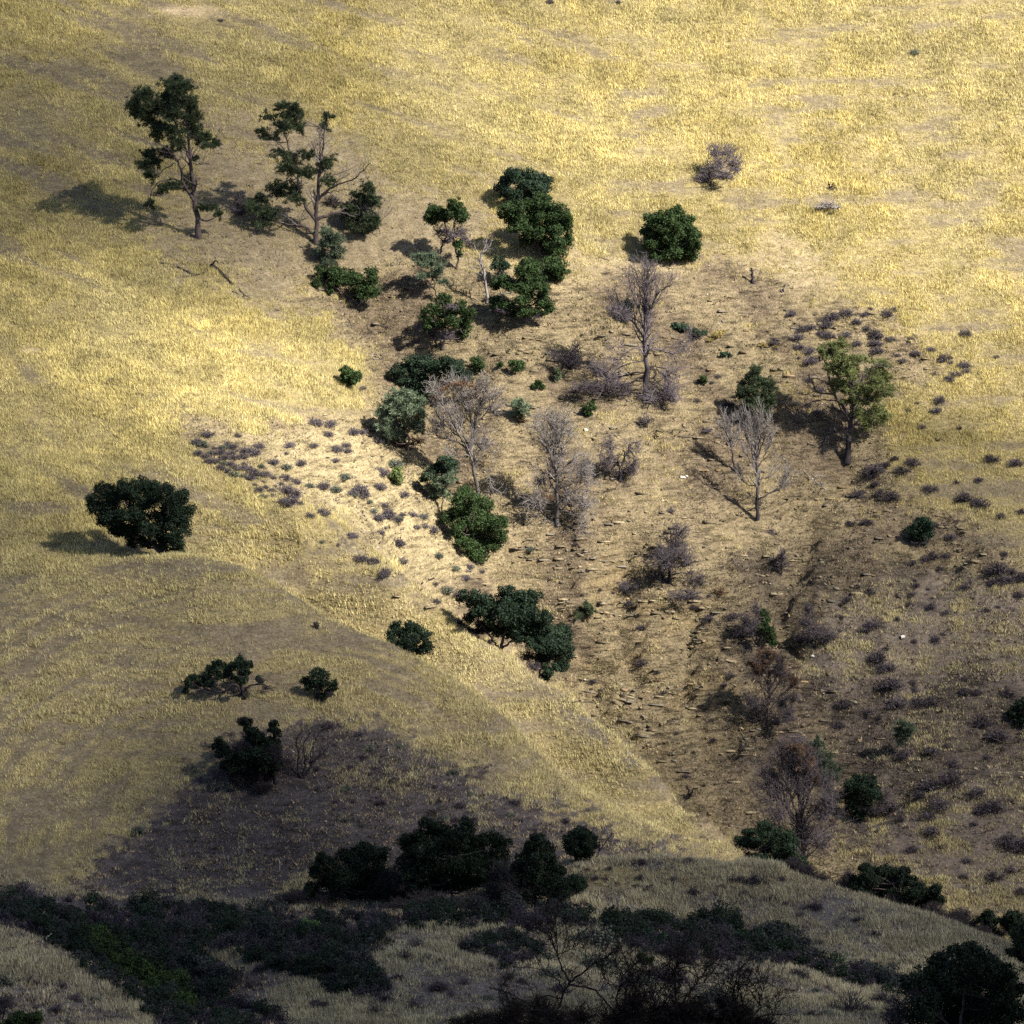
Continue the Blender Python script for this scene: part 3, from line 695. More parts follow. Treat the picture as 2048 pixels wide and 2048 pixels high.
def plant(name, label, cat, base, limbs=(), leaves=(), needles=(), twigs=(), masses=(), lc=OAK, nc=PINE, bark=BARK, tc=PURP, group=None, depth=0.55, leafpx=2.9, needlepx=6.0, seed=0, dens=1.0, mass_n=1.0, fill=1.0, char=None):
    """base (u,v[,D]); limbs [(pts, w0, w1[, dy])] in photo units; all turned into metres at the plant's own distance"""
    global rng
    keep = rng; rng = np.random.default_rng(1000 + seed + int(base[0]) * 7 + int(base[1]))
    g = ground(*base); D = g[1]; k = D / FPX / cp
    org = g - np.array([0, 0, 0.12])
    root = bpy.data.objects.new(name, None); root.empty_display_size = 0.5; link(root); root.location = org
    tag(root, label, cat, group)
    W3 = []; pxs = []; dys = []
    trunk = Acc()
    def near_dy(p):
        best, dy = 30.0, 0.0
        for P_, D_ in zip(pxs, dys):
            d = np.hypot(P_[:, 0] - p[0], P_[:, 1] - p[1]); i = d.argmin()
            if d[i] < best: best, dy = d[i], D_[i]
        return dy
    lims = []
    bu, bv = project(*g)
    for li, l in enumerate(limbs):
        pts = [tuple(p) for p in l[0]]; w0, w1 = l[1], l[2]
        if li == 0: pts[0] = (float(bu), float(bv) + 1.5)
        dy0 = near_dy(pts[0]) if li else 0.0
        lat = abs(pts[-1][0] - pts[0][0])
        dy1 = l[3] * k if len(l) > 3 else dy0 + (0.0 if li == 0 else rng.uniform(-1, 1) * max(lat, 8) * depth * k)
        a = resample([(p[0], p[1], 0) for p in pts], 14)
        dy = dy0 + (dy1 - dy0) * np.linspace(0, 1, 14) ** 1.3
        pxs.append(a[:, :2]); dys.append(dy)
        Pw = np.array([P(a[i, 0], a[i, 1], D + dy[i]) for i in range(14)])
        if li > 0 or len(pts) > 2: Pw[1:] += rng.normal(size=(13, 3)) * 0.35 * k * min(w0, 3)
        Rw = np.linspace(w0, w1, 14) * 0.5 * k
        if li == 0: Rw[0] *= 1.35
        lims.append((Pw, Rw))
    blobs = []
    cu = np.mean([b[0] for b in list(leaves) + list(needles) + list(masses)] or [bu])
    half = max([abs(b[0] - cu) + b[2] for b in list(leaves) + list(needles) + list(masses)] or [10])
    for kind, lst in (('l', leaves), ('n', needles), ('m', masses)):
        for b in lst:
            u, v, rx = b[0], b[1], b[2]; ry = b[3] if len(b) > 3 else rx
            room = max(0.15, 1 - (abs(u - cu) / half) ** 2) ** 0.5
            dy = rng.uniform(-1, 1) * half * depth * room * k
            blobs.append((kind, P(u, v, D + dy), np.array([rx, (rx + ry) * 0.55, ry]) * k, (u, v), dy))
    if lims and blobs:
        for kind, c, r, uv, dy in blobs:       # a limb from the nearest wood to each clump
            best = None
            for Pw, Rw in lims[:len(limbs)]:
                d = np.linalg.norm(Pw - c, axis=1) + np.where(Pw[:, 2] > c[2] + 0.1, 3.0, 0) + 0.0 * Rw
                i = d.argmin()
                if best is None or d[i] < best[0]: best = (d[i], Pw[i], Rw[i])
            if best[0] > 0.3:
                p0, r0 = best[1], min(best[2] * 0.7, 2.2 * k)
                mid = (p0 + c) / 2 + np.array([0, 0, -0.12 * best[0]]) + rng.normal(size=3) * 0.08 * best[0]
                Pw = resample([p0, mid, c], 8)
                lims.append((Pw, np.linspace(max(r0, 0.6 * k), 0.45 * k, 8)))
    bk = np.asarray(bark); li_ = -1; limb_accs = []
    for Pw, Rw in lims:
        if len(Pw) == 14:
            li_ += 1
            cc = bk if char is None else np.where((Pw[:, 2:3] - g[2]) < char * k, CHAR[None], bk[None])
            if char is not None: cc = np.repeat(cc, 6, 0)
            ta = trunk if li_ == 0 else Acc()
            if li_ > 0: limb_accs.append(ta)
            tubes(ta, Pw[None], Rw[None], 6, cc if char is None else np.asarray(cc))
        else: tubes(trunk, Pw[None], Rw[None], 4, bk)
    if trunk.n:
        tr_ = trunk.obj("trunk", M_BARK, root, org, True)
        for ta in limb_accs: ta.obj("limb", M_BARK, tr_, org, True)
    tw = Acc()
    if twigs and lims:
        main = [l for l in lims if len(l[0]) == 14]
        par, pr = np.array([l[0] for l in main]), np.array([l[1] for l in main])
        for (n, ln, spread, bias, wob, rmin) in twigs:
            par, pr = spawn(par, pr, n, ln * k, spread, bias, wob, t0=0.30, m=6, rmin=rmin * k)
            tubes(tw, par, pr, 3, np.asarray(tc) * (0.75 + 0.5 * rng.random((n, 1))))
    if masses:
        for kind, c, r, uv, dy in blobs:
            if kind != 'm': continue
            n = int(mass_n * (10 + np.mean(r) / k * 1.6))
            s0 = c + rand_dir(n) * r * 0.35 - np.array([0, 0, 0.35 * r[2]])
            e = c + rand_dir(n) * r * (0.75 + 0.35 * rng.random((n, 1)))
            Pn = np.stack([s0, s0 * 0.6 + e * 0.4 + rng.normal(size=(n, 3)) * 0.1 * r, s0 * 0.25 + e * 0.75 + rng.normal(size=(n, 3)) * 0.12 * r, e], 1)
            Rn = np.linspace(0.95, 0.35, 4)[None] * k * np.ones((n, 1)) * 0.8
            tm = Acc(); tubes(tm, Pn, Rn, 3, np.asarray(tc) * (0.7 + 0.6 * rng.random((n, 1))))
            a, ar = spawn(Pn, Rn, n * 6, np.mean(r) * 0.55, 0.9, (0, 0, -0.05), 0.5, t0=0.25, m=4, rmin=0.30 * k)
            tubes(tm, a, ar, 3, np.asarray(tc) * (0.7 + 0.6 * rng.random((n * 6, 1)))); tm.obj("branch", M_TWIG, root, org)
    if tw.n: tw.obj("twigs", M_TWIG, root, org)
    lv = Acc(); nd = Acc()
    for kind, c, r, uv, dy in blobs:
        if kind == 'l': leaf_clump(lv, c, r, leafpx * k, np.asarray(lc) * rng.uniform(0.85, 1.15), fill=fill)
        if kind == 'n': needle_clump(nd, c, r, needlepx * k, np.asarray(nc) * rng.uniform(0.8, 1.2), dens)
    if lv.n: lv.obj("crown", M_LEAF, root, org)
    if nd.n: nd.obj("crown", M_NEEDLE, root, org)
    rng = keep
    return root
def auto_blobs(cu, cv, rx, ry, n=15, seed=0, f=0.40):
    r = np.random.default_rng(seed + int(cu)); out = []
    for i in range(n):
        a = i * 2.39996 + r.random() * 0.5; q = math.sqrt((i + 0.5) / n) * (1 - f * 0.85)
        out.append((cu + math.cos(a) * rx * q * 1.04, cv + math.sin(a) * ry * q, rx * f * r.uniform(0.8, 1.2), ry * f * r.uniform(0.8, 1.25)))
    return out
def crop(ox, oy, s, l):
    return [(ox + a[0] * s, oy + a[1] * s) + tuple(x * s for x in a[2:]) for a in l]
UP = (0, 0, 1); OUT = (0, 0, 0.2); DN = (0, 0, -0.5)
c1 = lambda l: crop(0, 0, .3623, l); c2 = lambda l: crop(600, 200, .3623, l); c3 = lambda l: crop(1200, 200, .4389, l)
c4 = lambda l: crop(700, 600, .3623, l); c5 = lambda l: crop(1348, 600, .3623, l); c6 = lambda l: crop(0, 800, .4658, l)
a1 = lambda l: crop(800, 1100, .3623, l); a2 = lambda l: crop(1348, 1148, .3623, l); a3 = lambda l: crop(0, 1548, .3623, l); a4 = lambda l: crop(500, 1548, .3623, l)
a5 = lambda l: crop(1000, 1648, .2588, l); a6 = lambda l: crop(1448, 1600, .3106, l); a7 = lambda l: crop(350, 1250, .2070, l)
#@@PLANTS
# --- the pines
plant("pine_tree", "tall leaning pine at upper left with two dark stems and a clumpy dark green crown", "pine tree", (397, 476),
  limbs=[(c1([(1095,1310),(1092,1200),(1075,1110),(1068,1000),(1050,880),(1035,700),(1030,560)]), 13, 3),
         (c1([(1080,1120),(1040,1060),(1005,1000),(1000,940),(965,870),(900,800)]), 8, 2.5), (c1([(1050,880),(1010,790),(960,660),(870,590)]), 6, 2),
         (c1([(1040,760),(1040,620),(990,540),(970,490)]), 5, 1.5), (c1([(1005,1000),(940,990),(870,1010),(840,1060),(820,1130)]), 4, 1.5),
         (c1([(965,900),(900,940),(850,1000),(830,1040)]), 3, 1), (c1([(1065,905),(1110,905),(1150,900)]), 2, .8), (c1([(1090,1100),(1130,1060),(1160,1110),(1200,1150)]), 2, .8),
         (c1([(1060,860),(1100,800),(1150,800)]), 2.5, 1), (c1([(970,880),(920,860),(850,870)]), 3, 1), (c1([(960,660),(900,620),(800,640)]), 4, 1.2)],
  needles=c1([(970,470,70,45),(1010,500,55,45),(940,520,45,40),(1000,570,65,45),(800,540,70,42),(760,590,45,40),(770,640,40,25),(830,620,70,45),(840,680,55,30),(900,590,55,40),(950,640,65,45),(1050,590,45,45),(1060,660,55,50),(880,720,55,34),(850,760,30,22),(960,730,65,40),(1060,740,50,35),(1110,760,60,28),(1180,790,38,20),(1140,810,40,18),(830,860,45,34),(900,850,48,30),(800,920,34,40),(830,970,34,34),(870,900,34,25),(950,1030,60,26),(890,1050,40,20),(1035,1010,24,44),(1150,1150,55,22),(1205,1190,24,22),(985,800,40,30),(830,1130,30,22),(1070,880,18,22)]),
  nc=PINE * 0.85, twigs=[(60, 34, 1.2, OUT, .3, .35), (160, 16, 1.2, OUT, .4, .25)], dens=1.15, tc=BARK)
plant("pine_tree", "half bare forked pine with spreading grey limbs, right of the tall leaning pine", "pine tree", (632, 487),
  limbs=[(c1([(1745,1345),(1748,1200),(1755,1080),(1765,920),(1785,780),(1805,650)]), 11, 2.0),
         (c1([(1742,1215),(1690,1150),(1655,1060),(1630,920),(1600,830),(1560,700)]), 7, 2), (c1([(1630,920),(1540,790),(1480,760)]), 3, 1), (c1([(1765,1000),(1740,860),(1720,780)]), 4, 1),
         (c1([(1768,920),(1765,820),(1770,720)]), 3, 1), (c1([(1790,920),(1770,800),(1760,700)]), 3, .8), (c1([(1755,1210),(1830,1180),(1900,1180),(1960,1200)]), 7, 3),
         (c2([(100,555),(200,470),(300,430),(390,345)]), 5, 1.2), (c2([(120,430),(200,410),(290,375)]), 3, 1), (c2([(120,520),(220,500),(280,495)]), 3, .8), (c1([(1740,1300),(1690,1255),(1600,1240),(1540,1230),(1450,1190),(1400,1180)]), 6, 2.5),
         (c2([(90,620),(60,560),(10,640)]), 2, .8), (c1([(1770,1080),(1850,1010),(1930,960)]), 3, 1), (c1([(1640,980),(1560,1010),(1530,1060)]), 3, 1)],
  needles=c1([(1555,600,44,30),(1615,610,46,38),(1650,640,25,30),(1490,650,38,26),(1440,730,36,26),(1500,765,46,20),(1560,710,62,38),(1640,710,44,36),(1600,650,40,30),(1550,850,42,32),(1610,880,50,38),(1600,940,58,38),(1680,960,50,36),(1810,650,26,26),(1800,705,34,26),(1820,890,40,30),(1780,930,40,28),(1700,860,30,30),(1530,1050,48,42),(1600,1060,58,42),(1640,1100,50,26),(1430,1110,50,34),(1400,1160,46,40),(1480,1190,50,48),(1450,1240,50,20),(1800,1000,40,26)]),
  nc=PINE * 0.9, twigs=[(110, 40, 1.2, OUT, .3, .4), (330, 18, 1.1, OUT, .4, .3)], tc=GREY * .6, dens=0.95)
plant("pine_tree", "low drooping pine bough with bare grey twigs, beside the forked pine's right limb", "pine tree", (726, 470),
  limbs=[(c2([(345,745),(340,680),(370,600),(380,500)]), 4, 1.5), (c2([(440,740),(430,650),(440,580)]), 2, .8)],
  needles=c2([(375,500,40,48),(400,560,34,44),(330,540,40,30),(290,600,55,45),(370,600,50,50),(300,660,58,40),(390,660,40,45),(340,700,60,30),(400,700,36,40),(260,640,36,40)]),
  nc=PINE * 0.9, twigs=[(60, 45, 1.1, OUT, .3, .35), (160, 20, 1.1, OUT, .4, .3)], tc=GREY * .55)
plant("pine_sapling", "small grey green pine growing just below the forked pine", "young pine", (656, 536),
  limbs=[([(656,536),(655,505),(660,470)], 3, 1)], needles=c2([(150,740,50,36),(190,770,48,40),(140,800,44,34),(200,820,40,36),(120,850,44,34),(180,870,46,28),(150,890,34,20)]), nc=PINEB * 0.75)
plant("pine_tree", "round blue green young pine with a reddish dry skirt on the ravine's left bank", "pine tree", (815, 902),
  limbs=[(c2([(598,1900),(600,1800),(590,1700),(580,1640)]), 5, 1.5)],
  needles=c2([(570,1650,70,44),(510,1690,54,44),(630,1680,54,44),(650,1740,46,50),(560,1720,70,50),(490,1760,50,44),(600,1790,60,44),(470,1820,44,36),(530,1840,50,36),(640,1810,46,36),(450,1730,30,30),(500,1860,40,24)]),
  nc=PINEB, needlepx=6.5, masses=c2([(560,1890,70,34),(640,1880,60,40)]), tc=RUST * 0.45, dens=1.25)
plant("pine_tree", "thin grey green pine between the dead white snag and the forked trunks", "pine tree", (880, 606),
  limbs=[(c2([(772,1100),(740,1040),(690,980),(650,930)]), 3, 1), (c2([(740,1040),(760,960),(740,900)]), 2.5, 1)],
  needles=c2([(640,870,34,26),(690,865,50,26),(730,890,48,34),(680,920,55,30),(760,950,38,30),(730,980,46,30),(680,970,40,24),(780,1000,36,18),(770,920,20,30)]), nc=PINEB * 0.8, dens=0.8)
plant("pine_tree", "open yellow green pine with a thick dark trunk, on the slope right of the ravine", "pine tree", (1694, 926),
  limbs=[(c3([(1128,1655),(1132,1560),(1140,1470),(1150,1410),(1150,1340),(1140,1200)]), 14, 3), (c3([(1142,1450),(1100,1390),(1060,1320),(1040,1240),(1020,1180)]), 8, 2), (c3([(1150,1410),(1175,1310),(1230,1230),(1280,1190)]), 7, 2),
         (c3([(1155,1430),(1200,1390),(1270,1340),(1320,1320)]), 5, 1.5), (c3([(1150,1450),(1190,1410),(1240,1440),(1270,1490)]), 4, 1.5), (c3([(1055,1340),(990,1330),(950,1260),(880,1265)]), 4, 1), (c3([(1080,1370),(1000,1370),(920,1400),(880,1450)]), 3, .8),
         (c3([(1125,1500),(1080,1500),(1030,1540),(1000,1590)]), 3.5, 1), (c3([(1155,1320),(1120,1240),(1080,1150)]), 4, 1.2), (c3([(1175,1300),(1180,1240),(1170,1180)]), 3, 1), (c3([(1110,1400),(1080,1430),(1070,1500)]), 2.5, .8)],
  needles=c3([(1090,1120,44,26),(1040,1160,44,34),(1000,1150,20,16),(1110,1190,50,34),(1060,1230,44,34),(1140,1250,46,34),(1090,1300,46,34),(1150,1320,48,30),(1210,1330,50,34),(1260,1300,46,34),(1300,1330,38,26),(1290,1270,34,30),(1290,1210,30,28),(1230,1250,30,26),(1160,1370,44,26),(1240,1370,46,24),(1270,1430,40,34),(1230,1470,44,34),(1190,1440,34,30),(1290,1450,26,24),(1180,1190,50,20)]),
  nc=PINEY, needlepx=6.5, twigs=[(130, 50, 1.2, OUT, .35, .4), (420, 22, 1.1, (0, 0, -.2), .45, .3)], tc=PURP, char=60, dens=1.15)
plant("pine_tree", "small dark green pine behind the pair of dead trees, left of the yellow green pine", "pine tree", (1521, 858),
  limbs=[(c3([(732,1500),(728,1400),(715,1300),(710,1240)]), 4, 1), (c3([(728,1420),(690,1370),(660,1300)]), 2.5, 1), (c3([(730,1400),(760,1350),(770,1300)]), 2.5, 1)],
  needles=c3([(712,1240,26,26),(700,1280,36,26),(740,1290,36,26),(650,1300,20,20),(770,1310,28,26),(680,1330,44,24),(640,1350,34,20),(750,1350,44,26),(700,1380,50,24),(770,1380,24,24),(730,1420,44,26),(740,1450,30,20)]), nc=PINE * 0.85, dens=1.7, twigs=[(40, 34, 1.1, OUT, .3, .35)])
plant("pine_sapling", "small grey green pine sapling with a round shadow, below the row of tiny bushes", "young pine", (1043, 846), limbs=[([(1043,846),(1042,830),(1040,812)], 2, .8)],
  needles=[(1040,806,12,9),(1034,816,12,10),(1047,818,12,10),(1041,828,12,8)], nc=PINEB * 0.9, masses=[(1046,838,14,8)], tc=RUST * 0.6)
plant("pine_sapling", "grey green pine sapling growing in the dark oak scrub right of the ravine floor", "young pine", (1815, 1520), limbs=[([(1815,1520),(1816,1495),(1812,1465)], 2.5, 1)],
  needles=[(1812,1452,17,10),(1800,1464,13,10),(1824,1464,14,10),(1810,1476,14,10),(1803,1484,9,6)], nc=PINEB * 0.7, masses=[(1815,1504,16,12)])
plant("pine_tree", "pair of bluish green pine tops rising beside the rust tipped dead tree", "pine tree", (1664, 1592), limbs=[([(1664,1592),(1650,1550),(1634,1500)], 4, 1.2)],
  needles=a2([(780,950,36,40),(800,1000,44,40),(830,1040,50,40),(870,1080,50,44),(840,1110,44,30),(900,1110,30,30),(770,980,25,30)]), nc=PINEB * 0.6)
plant("pine_sapling", "small green pine shrub on the layered rock face left of the curled dead tree", "young pine", (1176, 1246), limbs=[([(1176,1246),(1175,1225),(1174,1212)], 2, .8)],
  needles=[(1174,1214,8,8),(1168,1224,10,8),(1182,1226,11,9),(1156,1232,9,7)], nc=PINE * 0.9, masses=[(1172,1238,18,9)])
# --- the oaks
plant("oak_tree", "low spreading oak with bright green clumps, below the small grey green pine", "oak tree", (700, 606),
  limbs=[([(700,606),(695,592),(688,578)], 5, 3), ([(690,590),(665,572),(645,560)], 3, 1), ([(698,596),(722,582),(742,560)], 3, 1)],
  leaves=c2([(120,970,42,34),(85,1010,30,22),(110,930,28,24),(200,950,48,34),(225,990,44,34),(180,1010,34,24),(285,985,46,40),(320,1010,36,36),(290,1070,46,36),(340,1090,46,34),(250,1110,30,20),(390,960,42,42),(400,1020,40,34),(360,1050,44,34),(410,1060,34,24),(160,1060,26,14)]), lc=OAK * 1.1, masses=c2([(340,1120,50,20)]))
plant("oak_tree", "small oak with two thin trunks and grey dead twigs, casting a shadow to its left", "oak tree", (913, 538),
  limbs=[(c2([(882,930),(870,860),(850,780),(850,700),(870,620)]), 5, 2), (c2([(772,850),(790,790),(810,740),(800,680),(760,640)]), 5, 2), (c2([(870,860),(900,790),(880,720)]), 3, 1)],
  leaves=c2([(735,610,40,36),(715,655,30,36),(755,650,34,34),(860,570,40,34),(840,600,34,24),(880,600,40,34),(860,640,44,34),(900,650,30,30),(800,625,30,22),(800,660,22,18),(870,800,22,30),(880,850,16,18)]), masses=c2([(780,720,60,44),(850,730,60,50),(810,770,50,34),(890,720,50,34),(910,760,40,34)]), tc=PURP * 1.15)
plant("oak_tree", "dark dome shaped oak, topmost of the column of oaks above the ravine", "oak tree", (1046, 410),
  limbs=[([(1046,410),(1045,395),(1048,380)], 5, 2.5)], leaves=c2([(1180,400,34,26),(1160,430,50,30),(1120,470,46,34),(1140,510,40,30),(1220,430,50,34),(1290,420,50,34),(1330,440,44,34),(1350,480,40,34),(1250,480,56,40),(1190,520,50,34),(1300,500,54,38),(1230,540,44,22)]), lc=OAKD * 1.15, masses=c2([(1200,545,70,20)]))
plant("oak_tree", "largest sunlit oak of the column above the ravine, wide and lumpy", "oak tree", (1082, 516),
  limbs=[([(1082,516),(1078,500),(1074,475)], 7, 3), ([(1078,500),(1095,480),(1110,460)], 4, 2)],
  leaves=c2([(1150,610,50,38),(1120,630,26,20),(1200,600,50,38),(1190,650,60,40),(1270,590,50,40),(1340,560,50,38),(1370,600,50,36),(1440,610,40,40),(1470,640,30,30),(1290,650,60,42),(1370,660,56,40),(1440,690,56,40),(1210,700,54,34),(1300,720,60,40),(1390,730,60,40),(1250,750,46,34),(1240,790,30,20),(1340,780,50,34),(1410,790,50,34),(1475,780,34,36),(1420,840,44,30),(1380,830,40,20),(1460,720,40,34)]), lc=OAK)
plant("oak_tree", "small green oak squeezed between the two big oaks of the column", "oak tree", (1113, 568), limbs=[([(1113,568),(1112,555),(1110,545)], 4, 2)],
  leaves=c2([(1390,900,40,30),(1380,940,40,34),(1430,930,44,34),(1460,945,28,22),(1410,965,44,26),(1370,970,34,24),(1420,890,30,18)]), lc=OAK * 1.05)
plant("oak_tree", "tall bright green oak at the bottom of the column, with a long dark shadow beneath", "oak tree", (1050, 645),
  limbs=[([(1050,645),(1046,625),(1050,600),(1055,570)], 7, 3), ([(1048,630),(1030,612),(1010,600)], 4, 1.5), ([(1050,620),(1072,605),(1090,600)], 4, 1.5)],
  leaves=c2([(1255,905,46,30),(1290,920,46,30),(1220,940,40,28),(1270,960,54,36),(1230,985,46,30),(1110,990,46,30),(1150,1010,44,30),(1090,1025,36,24),(1190,1040,50,34),(1250,1040,50,38),(1310,1000,48,34),(1340,1040,36,34),(1290,1090,56,40),(1220,1110,50,30),(1100,1120,50,26),(1150,1140,50,26),(1080,1140,28,20),(1240,1170,56,26),(1340,1120,44,30),(1380,1150,30,34),(1330,1170,44,20),(1160,1175,40,20)]), lc=OAK * 1.1, masses=c2([(1120,1160,60,24),(1180,1000,30,30),(1300,1190,50,20)]), tc=PURP)
plant("oak_shrub", "small greyish bushy oak left of the bright oak's top", "shrub", (1001, 572), limbs=[([(1001,572),(1000,555),(1000,540)], 3, 1)],
  leaves=c2([(1100,890,34,22),(1080,920,26,22),(1130,920,34,26)]), masses=c2([(1110,950,50,34),(1090,980,36,24)]), lc=OAKD * 1.3, fill=.9)
plant("oak_tree", "gnarled oak with visible crooked branches and tufts of green leaves, left of the bright oak", "oak tree", (885, 697),
  limbs=[(c2([(790,1365),(800,1310),(810,1270),(850,1230),(900,1200)]), 6, 2), (c2([(800,1320),(760,1250),(720,1200)]), 4, 1.5), (c2([(810,1280),(800,1200),(790,1130)]), 4, 1.5), (c2([(820,1290),(880,1270),(910,1290)]), 3, 1), (c2([(785,1340),(720,1310),(640,1260)]), 3, 1)],
  leaves=c2([(690,1170,30,26),(700,1210,38,24),(740,1150,40,28),(790,1110,50,30),(780,1080,22,16),(780,1180,50,32),(840,1170,36,30),(885,1150,40,38),(930,1180,40,34),(900,1220,44,30),(840,1220,46,28),(750,1230,40,24),(920,1260,30,22),(910,1290,28,18),(700,1250,30,20),(780,1240,34,20)]), fill=.85, masses=c2([(720,1280,60,34),(840,1140,40,30),(800,1300,60,36),(650,1250,30,24)]), lc=OAK * .95)
plant("oak_shrub", "broad low dark green oak thicket above the round blue green pine", "oak shrub", (850, 808),
  limbs=[([(850,808),(850,790),(845,765)], 5, 2)], leaves=c2([(620,1440,40,26),(580,1470,46,30),(540,1510,44,34),(520,1550,34,30),(620,1490,54,34),(690,1440,54,34),(680,1490,54,34),(750,1460,54,32),(820,1440,48,32),(870,1470,46,34),(830,1490,50,34),(760,1510,50,30),(900,1510,46,32),(925,1535,28,20),(840,1530,46,24),(600,1550,54,34),(660,1550,50,34),(720,1560,46,24),(640,1600,46,30),(700,1620,44,26),(690,1590,40,24)]), lc=OAKD * 1.15)
plant("oak_shrub", "lone small round green bush on the bare slope left of the oak thicket", "shrub", (697, 774), limbs=[([(697,774),(698,762)], 3, 1)], leaves=[(690,742,9,9),(699,748,14,11),(710,750,11,11),(699,760,15,11),(688,756,9,9),(710,762,9,7)], lc=OAK * 1.1)
plant("oak_tree", "fresh green rounded tree at the foot of the ravine's upper left bank", "oak tree", (952, 1122),
  limbs=[([(952,1122),(950,1100),(945,1070)], 6, 3)], leaves=c4([(640,1070,50,36),(600,1100,50,36),(690,1110,50,34),(740,1130,50,36),(640,1140,50,36),(560,1180,50,36),(530,1210,36,30),(620,1190,56,40),(700,1190,56,40),(770,1190,54,40),(820,1240,44,44),(750,1250,56,40),(660,1250,60,40),(600,1260,46,30),(620,1310,50,34),(700,1310,56,36),(780,1310,56,40),(840,1300,34,34),(640,1350,54,30),(720,1370,56,34),(790,1360,44,30),(690,1410,50,28),(740,1430,30,16),(660,1400,36,20)]), lc=OAK * 1.05, leafpx=2.5)
plant("oak_tree", "dark oak mixed with grey green pine boughs, just above the fresh green rounded tree", "oak tree", (884, 1028),
  limbs=[([(884,1028),(885,1005),(884,985),(880,960)], 3, 1.5), ([(884,985),(895,960)], 2, 1)], leaves=c4([(540,890,44,24),(500,910,40,28),(560,920,36,30),(520,945,40,28),(460,940,34,26),(430,970,34,28),(410,990,24,18),(560,950,30,24)]),
  needles=c4([(480,1000,44,34),(540,1000,40,34),(470,1040,44,34),(500,1070,40,30),(540,980,34,24),(455,1080,24,20)]), nc=PINEB * .8, lc=OAKD * 1.1)
plant("oak_shrub", "yellowish green small bush standing alone on the sandy scrub bank", "shrub", (795, 972), limbs=[([(795,972),(794,960)], 2, 1)], leaves=[(794,942,9,8),(789,952,9,9),(799,953,9,9),(794,963,11,8)], lc=np.array([.10,.13,.045]))
plant("oak_tree", "compact dense round oak standing alone on the bright golden slope", "oak tree", (1344, 526),
  limbs=[([(1344,526),(1343,512),(1342,495)], 7, 3)], leaves=c3([(300,530,38,30),(345,520,34,28),(385,545,36,32),(240,550,36,32),(280,570,44,34),(340,570,46,36),(390,590,44,34),(430,610,30,34),(220,600,34,34),(260,620,46,36),(320,630,50,38),(380,640,50,36),(435,660,28,30),(225,660,34,30),(270,680,44,34),(330,690,46,34),(390,690,46,30),(420,710,30,22),(300,720,40,20),(250,715,30,18),(350,725,40,18)]), lc=OAK * 1.0)
plant("oak_tree", "huge dense shaded oak on the smooth golden shoulder at left", "oak tree", (330, 1100, 382.0),
  limbs=[([(305,1098),(300,1080),(290,1050)], 9, 5), ([(330,1105),(325,1090),(335,1060)], 6, 3), ([(270,1085),(270,1070),(255,1040)], 6, 3)],
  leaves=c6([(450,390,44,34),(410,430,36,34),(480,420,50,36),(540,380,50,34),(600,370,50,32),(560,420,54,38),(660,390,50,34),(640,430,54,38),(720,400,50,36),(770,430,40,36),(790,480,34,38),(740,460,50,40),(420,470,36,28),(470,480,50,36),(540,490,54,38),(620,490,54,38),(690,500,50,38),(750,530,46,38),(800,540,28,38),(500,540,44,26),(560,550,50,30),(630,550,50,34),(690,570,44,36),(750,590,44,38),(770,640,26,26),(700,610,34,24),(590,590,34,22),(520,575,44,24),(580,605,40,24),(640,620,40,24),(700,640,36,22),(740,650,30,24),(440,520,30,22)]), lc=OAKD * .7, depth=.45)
plant("oak_tree", "small dark oak peeking over the crest of the golden spur", "oak tree", (829, 1313, 371.5), limbs=[([(829,1313),(826,1300),(820,1285)], 5, 2)],
  leaves=c6([(1700,975,26,24),(1680,1010,26,26),(1730,1000,34,30),(1790,985,34,26),(1830,1020,24,26),(1770,1030,40,32),(1710,1045,34,26),(1840,1060,22,26),(1800,1070,30,24),(1750,1070,30,20),(1760,980,30,22)]), lc=OAKD)
plant("oak_tree", "crooked dark oak with a long low limb reaching left, on the shaded dome", "oak tree", (487, 1396),
  limbs=[(a7([(665,705),(655,650),(640,580),(630,480),(630,380)]), 9, 3), (a7([(650,660),(590,590),(520,590),(470,650),(400,640),(300,650),(250,610),(180,560)]), 5, 2), (a7([(650,620),(740,585),(850,570),(900,600),(970,655)]), 4, 1.2), (a7([(520,590),(450,520),(400,450)]), 3, 1.5)],
  leaves=a7([(120,560,40,44),(105,640,30,44),(120,690,30,22),(170,510,44,36),(230,520,44,36),(280,560,50,40),(340,570,44,36),(340,430,46,40),(330,480,40,36),(400,390,50,44),(420,370,36,36),(420,460,56,48),(490,400,50,42),(500,470,50,42),(560,400,46,42),(625,330,38,38),(600,370,50,40),(670,380,50,42),(730,385,44,32),(640,450,60,44),(700,450,46,36),(640,530,56,44),(560,500,40,30),(210,590,34,30),(810,520,36,22)]),
  masses=a7([(660,620,90,50),(820,540,60,40),(880,600,50,30),(600,650,80,36)]), tc=CHAR * 1.6, lc=OAKD * .8, bark=CHAR)
plant("oak_tree", "small round dark oak with a short trunk, right of the crooked oak", "oak tree", (640, 1402), limbs=[(a7([(1400,735),(1400,690),(1390,640),(1390,560)]), 5, 2), (a7([(1400,690),(1450,640),(1500,600)]), 3, 1)],
  leaves=a7([(1390,450,50,34),(1330,480,50,38),(1260,540,44,36),(1450,490,50,40),(1380,540,60,46),(1320,570,50,44),(1450,570,56,46),(1520,560,44,38),(1540,610,34,34),(1280,600,34,30),(1400,610,40,30),(1490,640,44,34),(1430,680,40,24)]), masses=a7([(1400,690,90,40),(1500,660,50,34)]), tc=CHAR * 1.5, lc=OAKD * .85, fill=.85)
